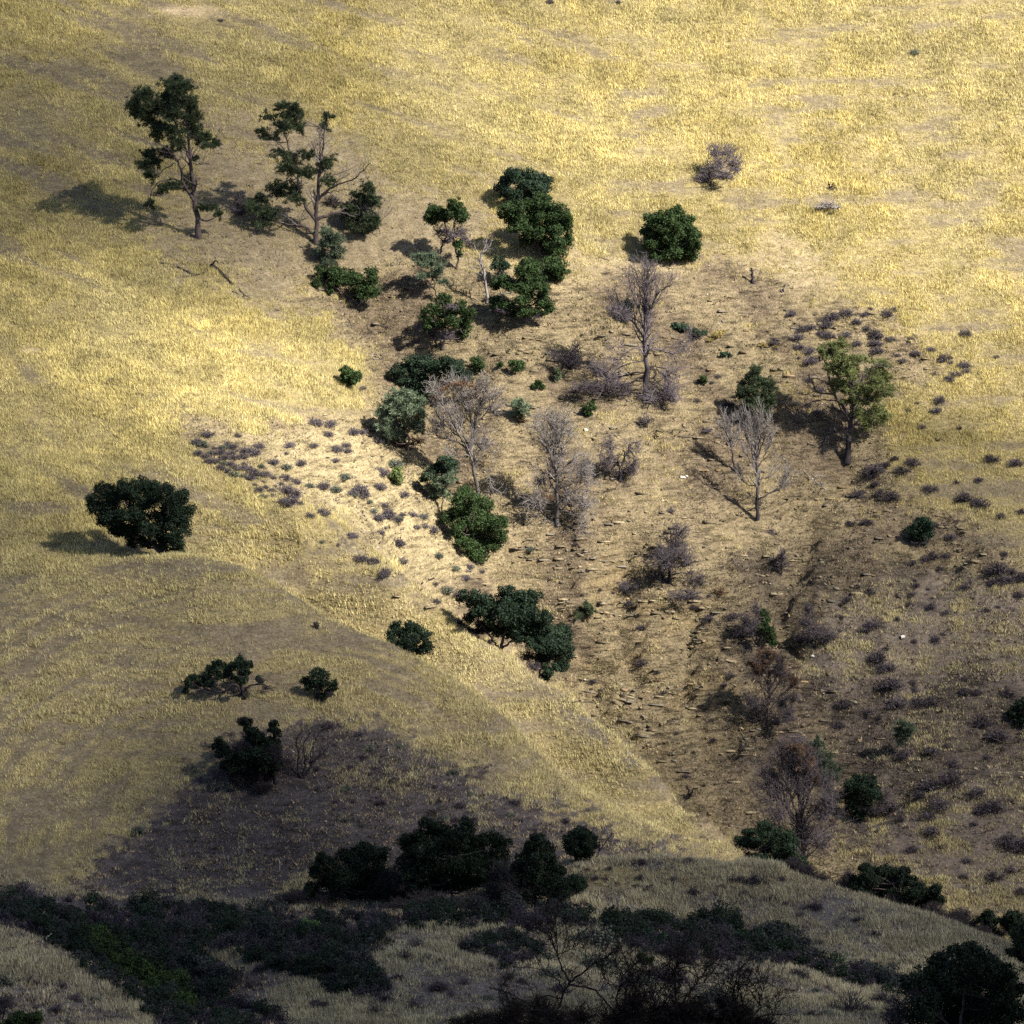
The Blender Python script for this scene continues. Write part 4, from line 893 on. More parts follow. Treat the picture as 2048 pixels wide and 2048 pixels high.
plant("burnt_oak", "scorched dark oak clump with tangled lower branches on the dome's burnt side", "burnt oak", (552, 1568),
  limbs=[(a7([(985,1580),(960,1480),(960,1380),(900,1200),(800,1000)]), 7, 2), (a7([(830,1620),(800,1450),(760,1250),(720,1000),(690,900)]), 5, 2), (a7([(960,1400),(980,1200),(960,1000)]), 5, 2), (a7([(700,1500),(600,1350),(500,1250),(430,1180)]), 4, 1.5)],
  leaves=a7([(700,1250,110,90),(850,1300,110,90),(600,1370,100,60),(950,1350,80,80),(800,1400,120,60),(760,1060,70,60),(950,1180,60,60),(750,1180,80,60),(860,1120,70,60),(820,1230,90,60),(940,1180,70,60),(640,1280,80,50),(560,1300,70,50),(420,1130,50,44),(400,1190,50,44),(470,1180,50,44),(500,1250,50,40),(420,1250,50,34),(700,940,44,44),(700,1010,44,44),(720,1080,60,50),(780,1040,50,46),(800,1130,60,50),(960,960,50,36),(940,1020,50,40),(990,1040,40,40),(970,1120,44,40),(720,1160,60,44)]),
  masses=a7([(650,1200,110,90),(800,1250,110,90),(950,1250,90,100),(550,1350,100,70),(750,1420,130,90),(900,1420,100,90),(650,930,60,50),(600,1480,90,60),(850,1560,110,50),(480,1350,60,50)]), lc=OAKD * .5, tc=CHAR * 1.1, mass_n=4.0, bark=CHAR * .7, fill=1.2)
plant("burnt_tree", "bare burnt multi stemmed tree joined to the scorched oak clump's right side", "burnt tree", (606, 1557),
  limbs=[(a7([(1235,1490),(1270,1440),(1320,1340),(1400,1270),(1470,1190)]), 6, 1.5), (a7([(1225,1480),(1180,1380),(1190,1250),(1170,1120),(1230,1020)]), 5, 1), (a7([(1240,1450),(1260,1300),(1240,1150),(1300,1050)]), 4, 1), (a7([(1220,1490),(1130,1400),(1060,1330)]), 4, 1), (a7([(1310,1350),(1320,1200),(1380,1080)]), 3, 1)],
  twigs=[(70, 30, 1.1, UP, .3, .5), (240, 16, 1.2, OUT, .4, .38), (500, 9, 1.2, OUT, .4, .3)], bark=CHAR, tc=CHAR * 1.7)
plant("oak_tree", "big broad dark oak straddling the edge between the golden spur and the ravine", "oak tree", (1003, 1318, 386.0),
  limbs=[(a1([(560,600),(560,540),(580,450),(620,380)]), 9, 3), (a1([(770,700),(780,640),(820,560),(860,520)]), 6, 2), (a1([(560,560),(500,480),(440,400)]), 5, 2), (a1([(565,540),(640,490),(740,450)]), 5, 2)],
  leaves=a1([(640,330,76,60),(560,350,66,60),(700,400,76,60),(780,440,76,60),(840,520,66,54),(650,440,66,50),(500,310,66,54),(730,480,66,50),(430,320,50,44),(900,540,40,40),(370,265,50,34),(440,250,44,34),(420,300,50,34),(470,340,50,40),(400,370,44,34),(590,235,50,36),(560,290,56,42),(640,280,56,42),(720,260,54,38),(700,320,54,40),(520,370,60,44),(600,380,60,46),(690,390,60,46),(780,360,54,42),(460,430,46,34),(540,440,54,38),(620,460,56,38),(710,460,60,40),(790,440,60,44),(860,460,50,36),(920,450,40,36),(900,510,50,40),(820,520,60,42),(750,520,54,34),(930,570,30,40),(860,580,54,38),(790,600,50,36),(890,640,40,34),(830,660,44,30),(800,700,30,26)]),
  masses=a1([(420,440,70,34),(330,400,50,30),(700,580,60,40),(740,640,50,30),(480,510,60,24)]), tc=PURP * .5, lc=OAKD * .85, depth=.32, fill=1.15, mass_n=1.6)
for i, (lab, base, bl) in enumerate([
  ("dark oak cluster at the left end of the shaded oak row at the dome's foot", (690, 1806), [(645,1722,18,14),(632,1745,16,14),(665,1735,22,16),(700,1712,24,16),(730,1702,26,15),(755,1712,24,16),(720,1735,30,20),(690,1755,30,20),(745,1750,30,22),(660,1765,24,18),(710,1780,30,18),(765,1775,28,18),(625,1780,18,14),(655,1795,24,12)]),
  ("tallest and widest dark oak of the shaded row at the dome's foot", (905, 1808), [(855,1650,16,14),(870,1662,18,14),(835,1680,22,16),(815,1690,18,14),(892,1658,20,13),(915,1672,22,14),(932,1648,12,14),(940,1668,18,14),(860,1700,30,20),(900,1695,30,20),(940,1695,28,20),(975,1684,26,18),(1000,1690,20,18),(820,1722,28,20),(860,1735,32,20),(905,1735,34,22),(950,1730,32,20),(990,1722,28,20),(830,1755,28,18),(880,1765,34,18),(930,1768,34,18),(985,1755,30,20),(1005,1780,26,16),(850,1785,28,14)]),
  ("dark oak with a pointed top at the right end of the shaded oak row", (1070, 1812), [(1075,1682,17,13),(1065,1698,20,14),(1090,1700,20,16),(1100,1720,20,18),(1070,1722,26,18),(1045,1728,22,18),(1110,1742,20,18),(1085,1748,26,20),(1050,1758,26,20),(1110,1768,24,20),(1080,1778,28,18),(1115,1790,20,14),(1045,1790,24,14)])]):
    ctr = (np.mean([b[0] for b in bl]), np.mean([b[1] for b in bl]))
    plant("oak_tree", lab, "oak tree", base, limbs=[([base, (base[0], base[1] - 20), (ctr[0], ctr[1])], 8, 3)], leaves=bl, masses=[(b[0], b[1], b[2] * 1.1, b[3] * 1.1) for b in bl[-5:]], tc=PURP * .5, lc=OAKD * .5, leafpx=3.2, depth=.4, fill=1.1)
plant("oak_shrub", "small dark round oak beside the pointed oak, at the edge of the pale grass", "oak shrub", (1152, 1790), limbs=[([(1152,1790),(1152,1775)], 3, 2)], leaves=[(1145,1758,14,10),(1160,1760,14,10),(1152,1770,17,11),(1138,1772,10,9),(1164,1774,10,8)], lc=OAKD * .8)
plant("oak_tree", "dark rounded oak above the pale track near the spur crest", "oak tree", (1150, 1727), limbs=[([(1150,1727),(1152,1712),(1155,1695)], 5, 2)],
  leaves=auto_blobs(1160, 1688, 38, 33, 17, 3), lc=OAKD * .6, leafpx=3.0)
plant("burnt_tree", "small bare tree leaning right beside the rounded oak above the pale track", "burnt tree", (1190, 1722), limbs=[([(1190,1722),(1198,1705),(1212,1685),(1225,1668)], 3, .8), ([(1200,1702),(1200,1680),(1208,1662)], 2, .7)],
  twigs=[(40, 18, 1.0, UP, .3, .45), (120, 9, 1.0, OUT, .4, .3)], bark=CHAR, tc=CHAR * 1.8)
plant("oak_tree", "dense dark oak at the tip of the golden spur where it meets the ravine", "oak tree", (1545, 1752, 360.0), limbs=[([(1545,1752),(1542,1730),(1530,1700)], 8, 3)],
  leaves=a2([(500,1410,56,34),(430,1430,50,34),(560,1440,54,38),(620,1460,50,36),(380,1480,44,34),(450,1490,60,42),(530,1500,64,44),(610,1510,60,42),(350,1540,34,30),(400,1560,54,34),(480,1570,60,36),(570,1570,60,38),(650,1570,40,36),(660,1490,28,30),(520,1610,56,24),(600,1620,50,24),(690,1590,40,36),(710,1620,44,30)]), lc=OAKD * .8, depth=.4)
plant("oak_tree", "round dark green oak with pale dead stems beneath, right of the rust tipped dead tree", "oak tree", (1722, 1640), limbs=[([(1722,1640),(1722,1620),(1722,1590)], 7, 3)],
  leaves=a2([(1010,1140,50,30),(1070,1150,50,30),(970,1180,44,34),(1110,1180,36,34),(1030,1190,56,40),(950,1220,36,30),(1000,1240,54,40),(1080,1230,54,40),(1050,1290,50,36),(980,1290,44,32),(1020,1330,40,20)]), masses=a2([(1160,1220,50,54),(1100,1290,60,40),(1150,1280,44,36)]), tc=PURP * .7, lc=OAKD * .85)
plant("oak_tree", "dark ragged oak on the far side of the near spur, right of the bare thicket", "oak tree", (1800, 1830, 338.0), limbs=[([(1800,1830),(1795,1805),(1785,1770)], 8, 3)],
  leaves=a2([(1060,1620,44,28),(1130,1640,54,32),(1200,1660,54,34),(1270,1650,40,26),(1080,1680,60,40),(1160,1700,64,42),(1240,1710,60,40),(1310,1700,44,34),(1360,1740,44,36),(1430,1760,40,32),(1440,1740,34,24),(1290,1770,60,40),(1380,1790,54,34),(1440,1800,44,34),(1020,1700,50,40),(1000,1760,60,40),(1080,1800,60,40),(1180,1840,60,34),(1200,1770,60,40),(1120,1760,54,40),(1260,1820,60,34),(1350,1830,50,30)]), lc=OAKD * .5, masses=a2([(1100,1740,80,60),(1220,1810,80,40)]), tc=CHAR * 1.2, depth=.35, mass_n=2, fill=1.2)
plant("burnt_shrub", "bare dark thicket between the spur tip oak and the ragged oak", "burnt shrub", (1700, 1805, 340.0), limbs=[([(1700,1805),(1690,1775),(1680,1750)], 4, 1)],
  masses=a2([(880,1730,60,54),(960,1700,60,60),(800,1690,60,50),(900,1790,60,34),(1010,1780,60,50),(740,1650,50,44),(700,1640,50,40),(660,1600,50,40)]), tc=CHAR * 1.2, mass_n=3.2, bark=CHAR)
for lab, b, cu, cv, rx, ry in [("oval dark green oak bush on the open right hand slope, above the grassy burn", (1845, 1095), 1840, 1062, 29, 32),
  ("dark bush cut by the right edge of the view, halfway down the burnt slope", (2045, 1460), 2042, 1425, 24, 30),
  ("dark oak bush at the right edge behind the near spur, left of the pair there", (1975, 1868, 336.), 1975, 1840, 22, 22),
  ("dark oak bush nearest the right edge behind the near spur", (2028, 1875, 336.), 2025, 1845, 30, 26)]:
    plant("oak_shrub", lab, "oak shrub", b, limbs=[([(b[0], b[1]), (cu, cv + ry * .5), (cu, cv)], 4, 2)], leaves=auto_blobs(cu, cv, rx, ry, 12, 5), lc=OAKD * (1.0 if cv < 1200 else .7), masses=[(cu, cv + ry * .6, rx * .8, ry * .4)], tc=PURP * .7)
plant("burnt_shrub", "bare dark brush behind the near spur, between the ragged oak and the right edge bushes", "burnt shrub", (1925, 1862, 336.), limbs=[([(1925,1862),(1925,1840)], 3, 1)], masses=[(1905,1845,28,22),(1940,1850,28,22),(1885,1835,22,18),(1960,1862,22,14),(1865,1820,26,18),(1990,1865,26,16),(1920,1830,26,16),(1875,1848,24,14)], tc=CHAR * 1.2, bark=CHAR, mass_n=3)
# tiny green plants
for lab, b, bl, c in [
  ("sparse little green tree right of the oak thicket", (954, 748), [(952,722,9,8),(960,727,9,8),(949,732,8,7),(957,738,9,6)], OAK * 1.2),
  ("small bright green bush with a dark shadow, in the bare ground of the upper ravine", (1031, 743), [(1022,727,8,6),(1032,730,12,8),(1042,732,9,7),(1000,728,7,6),(1034,738,8,4)], OAK * 1.4),
  ("flat dark green bush just below and right of the bright green bush", (1077, 778), [(1070,772,8,5),(1080,772,9,6),(1076,766,8,5)], OAK),
  ("slender green shrub left of the big dead tree's drooping branches", (1116, 764), [(1114,742,6,6),(1116,750,8,8),(1113,757,7,5)], PINE * 1.1),
  ("little green bush in the clearing below the big dead tree's left branches", (1177, 834), [(1182,808,7,6),(1170,815,7,5),(1175,822,9,7),(1186,816,7,5),(1176,829,8,4)], OAK * 1.3),
  ("small green bush on the bare slope above the pair of dead trees", (1402, 768), [(1406,756,8,6),(1398,762,8,5),(1410,762,6,4)], OAK * 1.3),
  ("flat dark green cushion bush at the left of the row below the lone round oak", (1360, 662), [(1352,652,9,6),(1363,654,11,7),(1372,657,8,5)], OAKD * 1.5),
  ("dark green cushion bush in the middle of the row below the lone round oak", (1398, 670), [(1390,661,8,5),(1400,664,10,6),(1410,666,8,4)], OAKD * 1.5),
  ("small dark cushion bush below the yellowish tufts on the bare slope", (1451, 716), [(1446,708,7,5),(1456,711,8,5)], OAKD * 1.5),
  ("light green leafy bush glowing in the dark chaparral at lower left centre", (625, 1862), [(615,1845,12,7),(628,1848,12,7),(620,1856,10,6)], np.array([.13, .20, .07])),
  ("dark green bush in the bottom left corner beneath bare twigs", (50, 2062), [(40,2035,20,12),(65,2038,18,12),(20,2046,18,12),(50,2050,24,12)], OAK * .8),
  ("leafy green bush low in the dark grass right of the bottom centre branches", (1290, 1935), [(1283,1914,12,9),(1296,1918,13,10),(1288,1928,14,9)], OAK * .8)]:
    plant("green_bush", lab, "bush", b, limbs=[([b, (b[0], b[1] - 8)], 1.6, .8)], leaves=bl, lc=c, leafpx=2.6)
# --- dead and burnt trees
DEADTW = [(150, 46, 1.0, (0, 0, .55), .25, .42), (520, 22, 1.0, (0, 0, .3), .35, .32), (900, 11, 1.1, OUT, .45, .25)]
plant("dead_tree", "biggest bare grey dead tree with upright tops, charred trunk and drooping lower boughs", "dead tree", (1291, 797),
  limbs=[([(1291,797),(1291,740),(1291,690),(1289,636),(1288,580),(1288,535)], 13, 2), ([(1289,660),(1275,610),(1262,575),(1258,548)], 5, 1), ([(1290,680),(1262,640),(1240,618),(1222,612)], 5, 1), ([(1290,670),(1300,620),(1318,585),(1345,570)], 6, 1.2), ([(1289,640),(1298,590),(1308,552)], 4, 1),
         ([(1289,620),(1278,570),(1273,540)], 4, 1), ([(1289,610),(1292,560),(1297,540)], 3.5, 1), ([(1292,700),(1320,698),(1345,708),(1366,700),(1381,682)], 5, 1.2), ([(1290,745),(1255,748),(1225,760),(1195,748)], 4.5, 1.2), ([(1290,690),(1262,700),(1235,720),(1215,745)], 3, 1),
         ([(1297,738),(1318,742),(1333,758),(1343,785)], 4, 1), ([(1295,735),(1325,735),(1345,760),(1350,790)], 3, 1), ([(1290,750),(1262,765),(1240,790),(1222,812)], 4, 1), ([(1292,755),(1315,775),(1325,800)], 3, 1), ([(1290,720),(1240,735),(1205,770),(1180,780)], 3, 1), ([(1288,650),(1250,625),(1235,600)], 3, 1)],
  masses=[(1240,625,24,20),(1225,615,16,12),(1335,770,22,26),(1245,795,30,20),(1225,805,20,16),(1345,790,18,22),(1300,790,26,22)], twigs=[(420, 44, .8, (0, 0, .5), .25, .6), (1300, 24, .9, (0, 0, .2), .35, .42), (1800, 12, 1.1, OUT, .45, .34)], bark=PURP * 1.0, tc=PURP * 1.15, char=75)
plant("dead_tree", "pale dead tree with rusty brown tips, leaning trunk at the ravine head", "dead tree", (959, 1000),
  limbs=[([(959,1000),(954,970),(948,945),(944,920),(941,905),(950,850),(962,800)], 10, 1.5), ([(942,905),(925,880),(908,850),(890,815),(868,788)], 6, 1), ([(941,905),(925,860),(910,810),(898,770)], 5, 1), ([(945,880),(940,830),(934,780)], 5, 1), ([(946,870),(958,820),(972,775)], 5, 1), ([(950,850),(972,825),(988,805),(998,795)], 3, .8),
         ([(935,895),(905,880),(880,875),(862,860)], 3.5, 1), ([(948,900),(975,890),(988,905)], 3, .8), ([(925,880),(890,850),(870,820)], 3, 1), ([(940,910),(915,915),(895,905)], 2.5, .8), ([(944,860),(925,800),(918,768)], 3, .8), ([(950,930),(975,945),(985,975)], 2, .7)],
  masses=[(880,850,20,18),(965,890,20,18),(990,820,14,14)], twigs=[(420, 40, .8, (0, 0, .5), .28, .6), (1300, 22, .9, (0, 0, .25), .4, .45), (1600, 11, 1.1, OUT, .45, .36)], bark=GREY * .28, tc=GREY * .62,
  needles=[(880,785,16,10),(905,772,18,8),(930,768,16,8),(955,775,14,9),(972,782,8,10),(870,800,8,10),(945,795,14,8)], nc=RUST * .9, dens=.28, needlepx=4.5)
plant("dead_tree", "pale grey dead tree with a fan of straight upright stems, mid ravine", "dead tree", (1115, 1050),
  limbs=[([(1115,1050),(1115,1010),(1114,980),(1110,930),(1107,880),(1100,840)], 10, 1.5), ([(1110,940),(1095,895),(1080,865),(1066,848)], 5, .8), ([(1109,930),(1095,880),(1088,835)], 5, .8), ([(1109,920),(1112,870),(1113,828)], 5, .8), ([(1110,920),(1122,870),(1131,830)], 5, .8), ([(1110,930),(1130,890),(1146,860)], 5, .8),
         ([(1112,950),(1140,925),(1168,905)], 5, 1), ([(1112,960),(1080,940),(1058,925)], 3.5, .8), ([(1114,980),(1150,965),(1180,960)], 3, .8), ([(1114,990),(1080,985),(1055,1010)], 3, .8), ([(1115,1010),(1125,1020),(1140,1030),(1158,1040),(1170,1055)], 5, 1.2), ([(1125,1020),(1138,1005),(1150,1000)], 3, 1), ([(1115,1020),(1085,1025),(1060,1045)], 3.5, 1), ([(1112,970),(1155,990),(1178,1015)], 3, .8), ([(1110,950),(1150,940),(1172,930)], 3, .8)],
  masses=[(1165,1000,26,24),(1155,1045,34,22),(1075,1000,24,20),(1090,1040,30,20),(1165,940,24,20),(1085,960,20,18),(1130,990,24,24)], twigs=[(460, 38, .9, (0, 0, .3), .3, .6), (1500, 20, 1.0, (0, 0, 0), .45, .44), (1800, 10, 1.2, DN, .5, .34)], bark=GREY * .26, tc=GREY * .62, needles=[(1165,965,16,10),(1090,990,20,8),(1110,960,20,8)], nc=RUST * .8, dens=.12)
plant("dead_tree", "slim dead tree with a broom of upright stems and one curved right limb", "dead tree", (1515, 1040),
  limbs=[([(1515,1040),(1515,1000),(1514,960),(1513,920),(1511,880),(1510,840)], 8, 1.5), ([(1513,930),(1500,890),(1488,855),(1480,836)], 4, .8), ([(1513,920),(1503,875),(1498,832)], 4, .8), ([(1513,915),(1520,870),(1520,828)], 4, .8), ([(1513,920),(1528,880),(1535,840)], 4, .8), ([(1514,940),(1535,900),(1545,870)], 3, .8), ([(1512,940),(1490,905),(1475,880)], 3, .8),
         ([(1516,1000),(1535,988),(1558,978),(1575,950),(1580,935)], 3.5, .8), ([(1516,960),(1545,950),(1560,935)], 2.5, .7), ([(1545,984),(1562,970),(1582,965)], 2, .7), ([(1514,975),(1490,965),(1478,950)], 2.5, .7)],
  twigs=[(280, 34, .7, (0, 0, .7), .22, .6), (800, 18, .8, (0, 0, .5), .3, .42), (900, 9, 1.0, OUT, .4, .32)], bark=PURP * .8, tc=GREY * .7, char=50)
plant("dead_tree", "thin small dead tree just left of the slim broom topped one", "dead tree", (1470, 944),
  limbs=[([(1470,944),(1465,910),(1460,885),(1452,855),(1446,832)], 5, 1), ([(1462,895),(1462,860),(1465,838)], 3, .7), ([(1460,880),(1448,860),(1438,850)], 2.5, .7), ([(1463,900),(1475,875),(1480,855)], 2.5, .7), ([(1461,890),(1450,880),(1436,875)], 2, .6)],
  twigs=[(150, 28, .7, (0, 0, .7), .22, .6), (420, 14, .8, (0, 0, .5), .3, .4)], bark=PURP * .8, tc=GREY * .65, char=40)
plant("dead_tree", "small wishbone shaped dead tree with drooping twigs, right of the fan stemmed dead tree", "dead tree", (1240, 962),
  limbs=[([(1240,962),(1240,940),(1232,922),(1222,905),(1218,885),(1220,870)], 6, 1.2), ([(1240,935),(1250,915),(1258,900),(1265,885),(1280,888)], 4.5, 1), ([(1232,922),(1215,915),(1205,930)], 2.5, .7), ([(1258,900),(1270,915),(1268,940)], 2.5, .7), ([(1218,885),(1206,890),(1200,910)], 2, .6)],
  masses=[(1214,925,14,18),(1262,930,20,22),(1245,940,24,14),(1218,885,10,14)], twigs=[(200, 24, 1.1, DN, .4, .5), (700, 12, 1.1, DN, .45, .38)], bark=PURP * .6, tc=PURP)
plant("dead_tree", "dark curled dead tree with sprawling limbs at its foot, on the layered rock face", "dead tree", (1341, 1174),
  limbs=[([(1341,1174),(1338,1150),(1342,1120),(1345,1085),(1348,1055)], 9, 1.5), ([(1335,1168),(1315,1160),(1290,1172),(1262,1178)], 6, 1.5), ([(1333,1165),(1320,1148),(1300,1142)], 4, 1), ([(1343,1170),(1365,1180),(1390,1190)], 6, 1.5), ([(1342,1130),(1360,1110),(1372,1090)], 4, 1), ([(1341,1140),(1325,1115),(1318,1095)], 3.5, 1), ([(1345,1150),(1365,1145),(1380,1150)], 3.5, 1)],
  masses=[(1345,1090,34,30),(1330,1120,40,26),(1370,1115,30,30),(1280,1160,36,22),(1310,1150,34,22),(1390,1160,34,26),(1360,1060,20,20),(1255,1172,26,14),(1370,1190,40,16)], tc=PURP * .75, bark=CHAR, mass_n=1.2)
plant("dead_tree", "rust coloured dying tree with a dark twiggy skirt, above the ravine floor", "dead tree", (1538, 1465),
  limbs=[([(1538,1465),(1537,1430),(1536,1400),(1536,1365),(1540,1330)], 6, 1.5), ([(1536,1400),(1520,1370),(1512,1340)], 3.5, 1), ([(1537,1395),(1556,1370),(1566,1340)], 4, 1), ([(1536,1370),(1525,1345),(1528,1320)], 3, 1), ([(1540,1400),(1570,1385),(1588,1365)], 3, 1), ([(1536,1380),(1555,1350),(1558,1320)], 3, 1)],
  needles=a2([(510,440,50,28),(470,470,36,30),(440,510,34,34),(550,460,44,30),(590,490,34,30),(520,500,50,30),(600,550,44,36),(650,580,34,30),(560,540,40,30),(480,540,34,30),(670,620,24,24)]), nc=np.array([.155, .098, .068]), dens=.6, needlepx=5, twigs=[(160, 34, .9, (0, 0, .5), .3, .55), (560, 18, 1.0, (0, 0, .2), .4, .42), (700, 10, 1.1, OUT, .45, .34)],
  masses=a2([(430,700,60,54),(480,770,70,60),(600,700,70,60),(630,770,60,60),(560,800,70,44),(660,680,40,40)]), tc=PURP * .7, mass_n=1.1)
plant("dead_tree", "great broad dead tree, purple grey with rust tips, rising from the ravine floor", "dead tree", (1612, 1722, 372.),
  limbs=[([(1612,1722),(1606,1690),(1602,1650),(1600,1600),(1598,1550),(1596,1500)], 11, 1.8), ([(1602,1660),(1570,1610),(1545,1580),(1522,1545)], 6, 1), ([(1601,1640),(1580,1590),(1568,1540),(1560,1510)], 6, 1), ([(1602,1630),(1622,1580),(1630,1540)], 6, 1), ([(1603,1650),(1640,1610),(1660,1580)], 5, 1), ([(1600,1620),(1590,1560),(1585,1505)], 5, 1), ([(1604,1680),(1570,1660),(1535,1640)], 5, 1), ([(1606,1680),(1640,1665),(1668,1650)], 5, 1), ([(1602,1620),(1612,1560),(1610,1500)], 4, 1), ([(1570,1610),(1545,1600),(1525,1605)], 3, 1)],
  needles=a2([(640,960,70,30),(700,970,60,34),(740,1040,50,44),(770,1110,40,36),(560,1120,30,24),(850,1360,30,20),(760,1150,44,30)]), nc=np.array([.150, .095, .068]), dens=.5, needlepx=5,
  masses=[(1560,1620,30,30),(1640,1620,34,34),(1600,1660,44,34),(1580,1690,34,28),(1640,1680,34,30),(1655,1600,24,26),(1545,1570,22,30)], twigs=[(480, 54, .9, (0, 0, .55), .25, .65), (1800, 30, .9, (0, 0, .35), .35, .46), (2800, 15, 1.1, OUT, .45, .36)], bark=PURP * .55, tc=PURP * .85)
plant("dead_shrub", "twiggy grey purple dead bush standing alone on the bright slope near the top", "dead bush", (1420, 370),
  limbs=[(c3([(500,385),(515,340),(540,290),(560,240),(600,210)]), 5, 1.2), (c3([(515,345),(490,290),(500,220)]), 3, 1), (c3([(520,330),(580,300),(620,260)]), 3, 1), (c3([(505,370),(470,350),(450,330)]), 3, 1)],
  masses=c3([(520,230,44,40),(580,230,50,36),(540,280,56,44),(610,270,44,44),(490,330,44,40),(570,330,60,40),(620,310,34,30),(470,355,36,22)]), tc=PURP * 1.05, mass_n=1.1)
plant("dead_snag", "tall pale bare snag with a broken crown, among the upper ravine oaks", "dead trunk", (975, 604),
  limbs=[([(975,604),(972,580),(966,541),(962,515),(970,490),(974,478)], 7, 2.5), ([(964,530),(955,510),(948,490),(940,485)], 3, .8), ([(966,505),(980,490),(985,480)], 2.5, .8), ([(965,540),(948,535),(935,532)], 2.5, .6), ([(971,570),(960,560),(955,548)], 2, .6)],
  twigs=[(60, 22, 1.1, OUT, .35, .35), (150, 11, 1.1, OUT, .45, .28)], bark=GREY * .8, tc=GREY * .6)
plant("dead_shrub", "grey scorched shrub with pale sprouting stems, left of the forked pine's low bough", "dead bush", (485, 428),
  limbs=[([(485,428),(478,405),(470,385)], 3, 1), ([(485,425),(492,405),(500,388)], 2, .8)], masses=[(474,398,18,16),(490,408,18,14),(478,420,20,10)], tc=PURP * .9)
plant("dead_shrub", "bare dark bush tucked behind the forked pine's trunk", "dead bush", (668, 412), limbs=[([(668,412),(666,400)], 2, 1)], masses=[(662,398,16,10),(675,404,14,8),(650,408,10,6)], tc=PURP * .7)
plant("burnt_shrub", "sprawling charred shrub left of the biggest dead tree", "burnt shrub", (1142, 738),
  limbs=[([(1142,738),(1142,715),(1138,690)], 3, 1), ([(1140,735),(1120,715),(1108,705)], 2.5, .8), ([(1145,735),(1175,738),(1215,755),(1270,772)], 5, 2)],
  masses=[(1140,720,26,20),(1150,700,20,22),(1110,712,20,12),(1165,735,26,12),(1190,748,24,12)], tc=CHAR * 2.0, bark=CHAR, mass_n=.8)
plant("burnt_shrub", "low tangle of charred branches left of the biggest dead tree's foot", "burnt shrub", (1200, 790),
  limbs=[([(1200,790),(1180,780),(1150,775)], 4, 1.5), ([(1205,790),(1235,775),(1275,770)], 4, 1.5)], masses=[(1170,772,34,12),(1210,776,34,14),(1240,770,30,12),(1150,782,24,8),(1250,790,20,12)], tc=CHAR * 2.2, bark=CHAR)
plant("dead_shrub", "small bare bush directly below the biggest dead tree's trunk", "dead bush", (1295, 856), limbs=[([(1295,856),(1294,838),(1293,822)], 2, .8)], masses=[(1293,838,18,16),(1282,846,12,8)], tc=PURP * .8, mass_n=.7)
plant("burnt_shrub", "dark shrub hidden behind the biggest dead tree's left boughs", "burnt shrub", (1253, 652), limbs=[([(1253,652),(1252,635)], 3, 1)], leaves=[(1256,610,16,10),(1250,622,16,10)], masses=[(1253,632,22,18)], lc=OAKD * 1.2, tc=PURP * .7, fill=.8)
plant("dead_shrub", "dead twiggy bush with green oak shoots on its right, left of the ravine's lower gully", "dead bush", (1525, 1302),
  limbs=[([(1525,1302),(1515,1275),(1500,1250)], 4, 1), ([(1525,1300),(1532,1270),(1528,1235)], 4, 1.5)], leaves=[(1524,1228,13,9),(1530,1240,11,8),(1530,1258,15,11),(1538,1268,14,11),(1528,1280,15,11),(1540,1288,12,8),(1482,1302,14,7)],
  masses=[(1500,1240,26,22),(1485,1258,26,16),(1510,1262,24,18),(1480,1300,28,14),(1512,1215,14,14)], lc=OAK * .9, tc=PURP * .8, mass_n=1.2)
plant("dead_tree", "small burnt conifer skeleton in the right hand gully bottom, beside the grassy slope", "dead tree", (1617, 1288), limbs=[([(1617,1288),(1617,1260),(1618,1225),(1618,1200)], 4, 1), ([(1617,1270),(1645,1262),(1675,1268)], 2, .7)],
  masses=[(1618,1215,14,16),(1614,1240,24,18),(1625,1262,30,18),(1602,1276,26,14),(1652,1270,30,14)], tc=PURP * .75, mass_n=1.1)
plant("dead_tree", "little burnt tree where the two small gullies join, below the slim dead tree", "dead tree", (1563, 1150), limbs=[([(1563,1150),(1563,1125),(1565,1100)], 3.5, 1)], masses=[(1564,1108,14,18),(1560,1130,22,14),(1550,1118,14,12)], tc=PURP * .75)
plant("dead_shrub", "low pale heap of dead brush below the black stump on the bright slope", "dead bush", (1650, 420), limbs=[([(1650,420),(1655,412)], 2, 1)], masses=[(1640,412,20,7),(1660,408,20,9),(1672,414,12,5)], tc=GREY * .7, mass_n=.9)
plant("dead_shrub", "small russet dead bush on the ledge right of the curled dead tree", "dead bush", (1440, 1195), limbs=[([(1440,1195),(1440,1182)], 2, .8)], masses=[(1440,1182,18,14)], tc=RUST * .5, mass_n=.7)
plant("dead_shrub", "bare grey bush on the ravine slope under the slim dead tree", "dead bush", (1548, 1072), limbs=[([(1548,1072),(1546,1060)], 2, .8)], masses=[(1545,1062,18,10)], tc=PURP * .8, mass_n=.7)
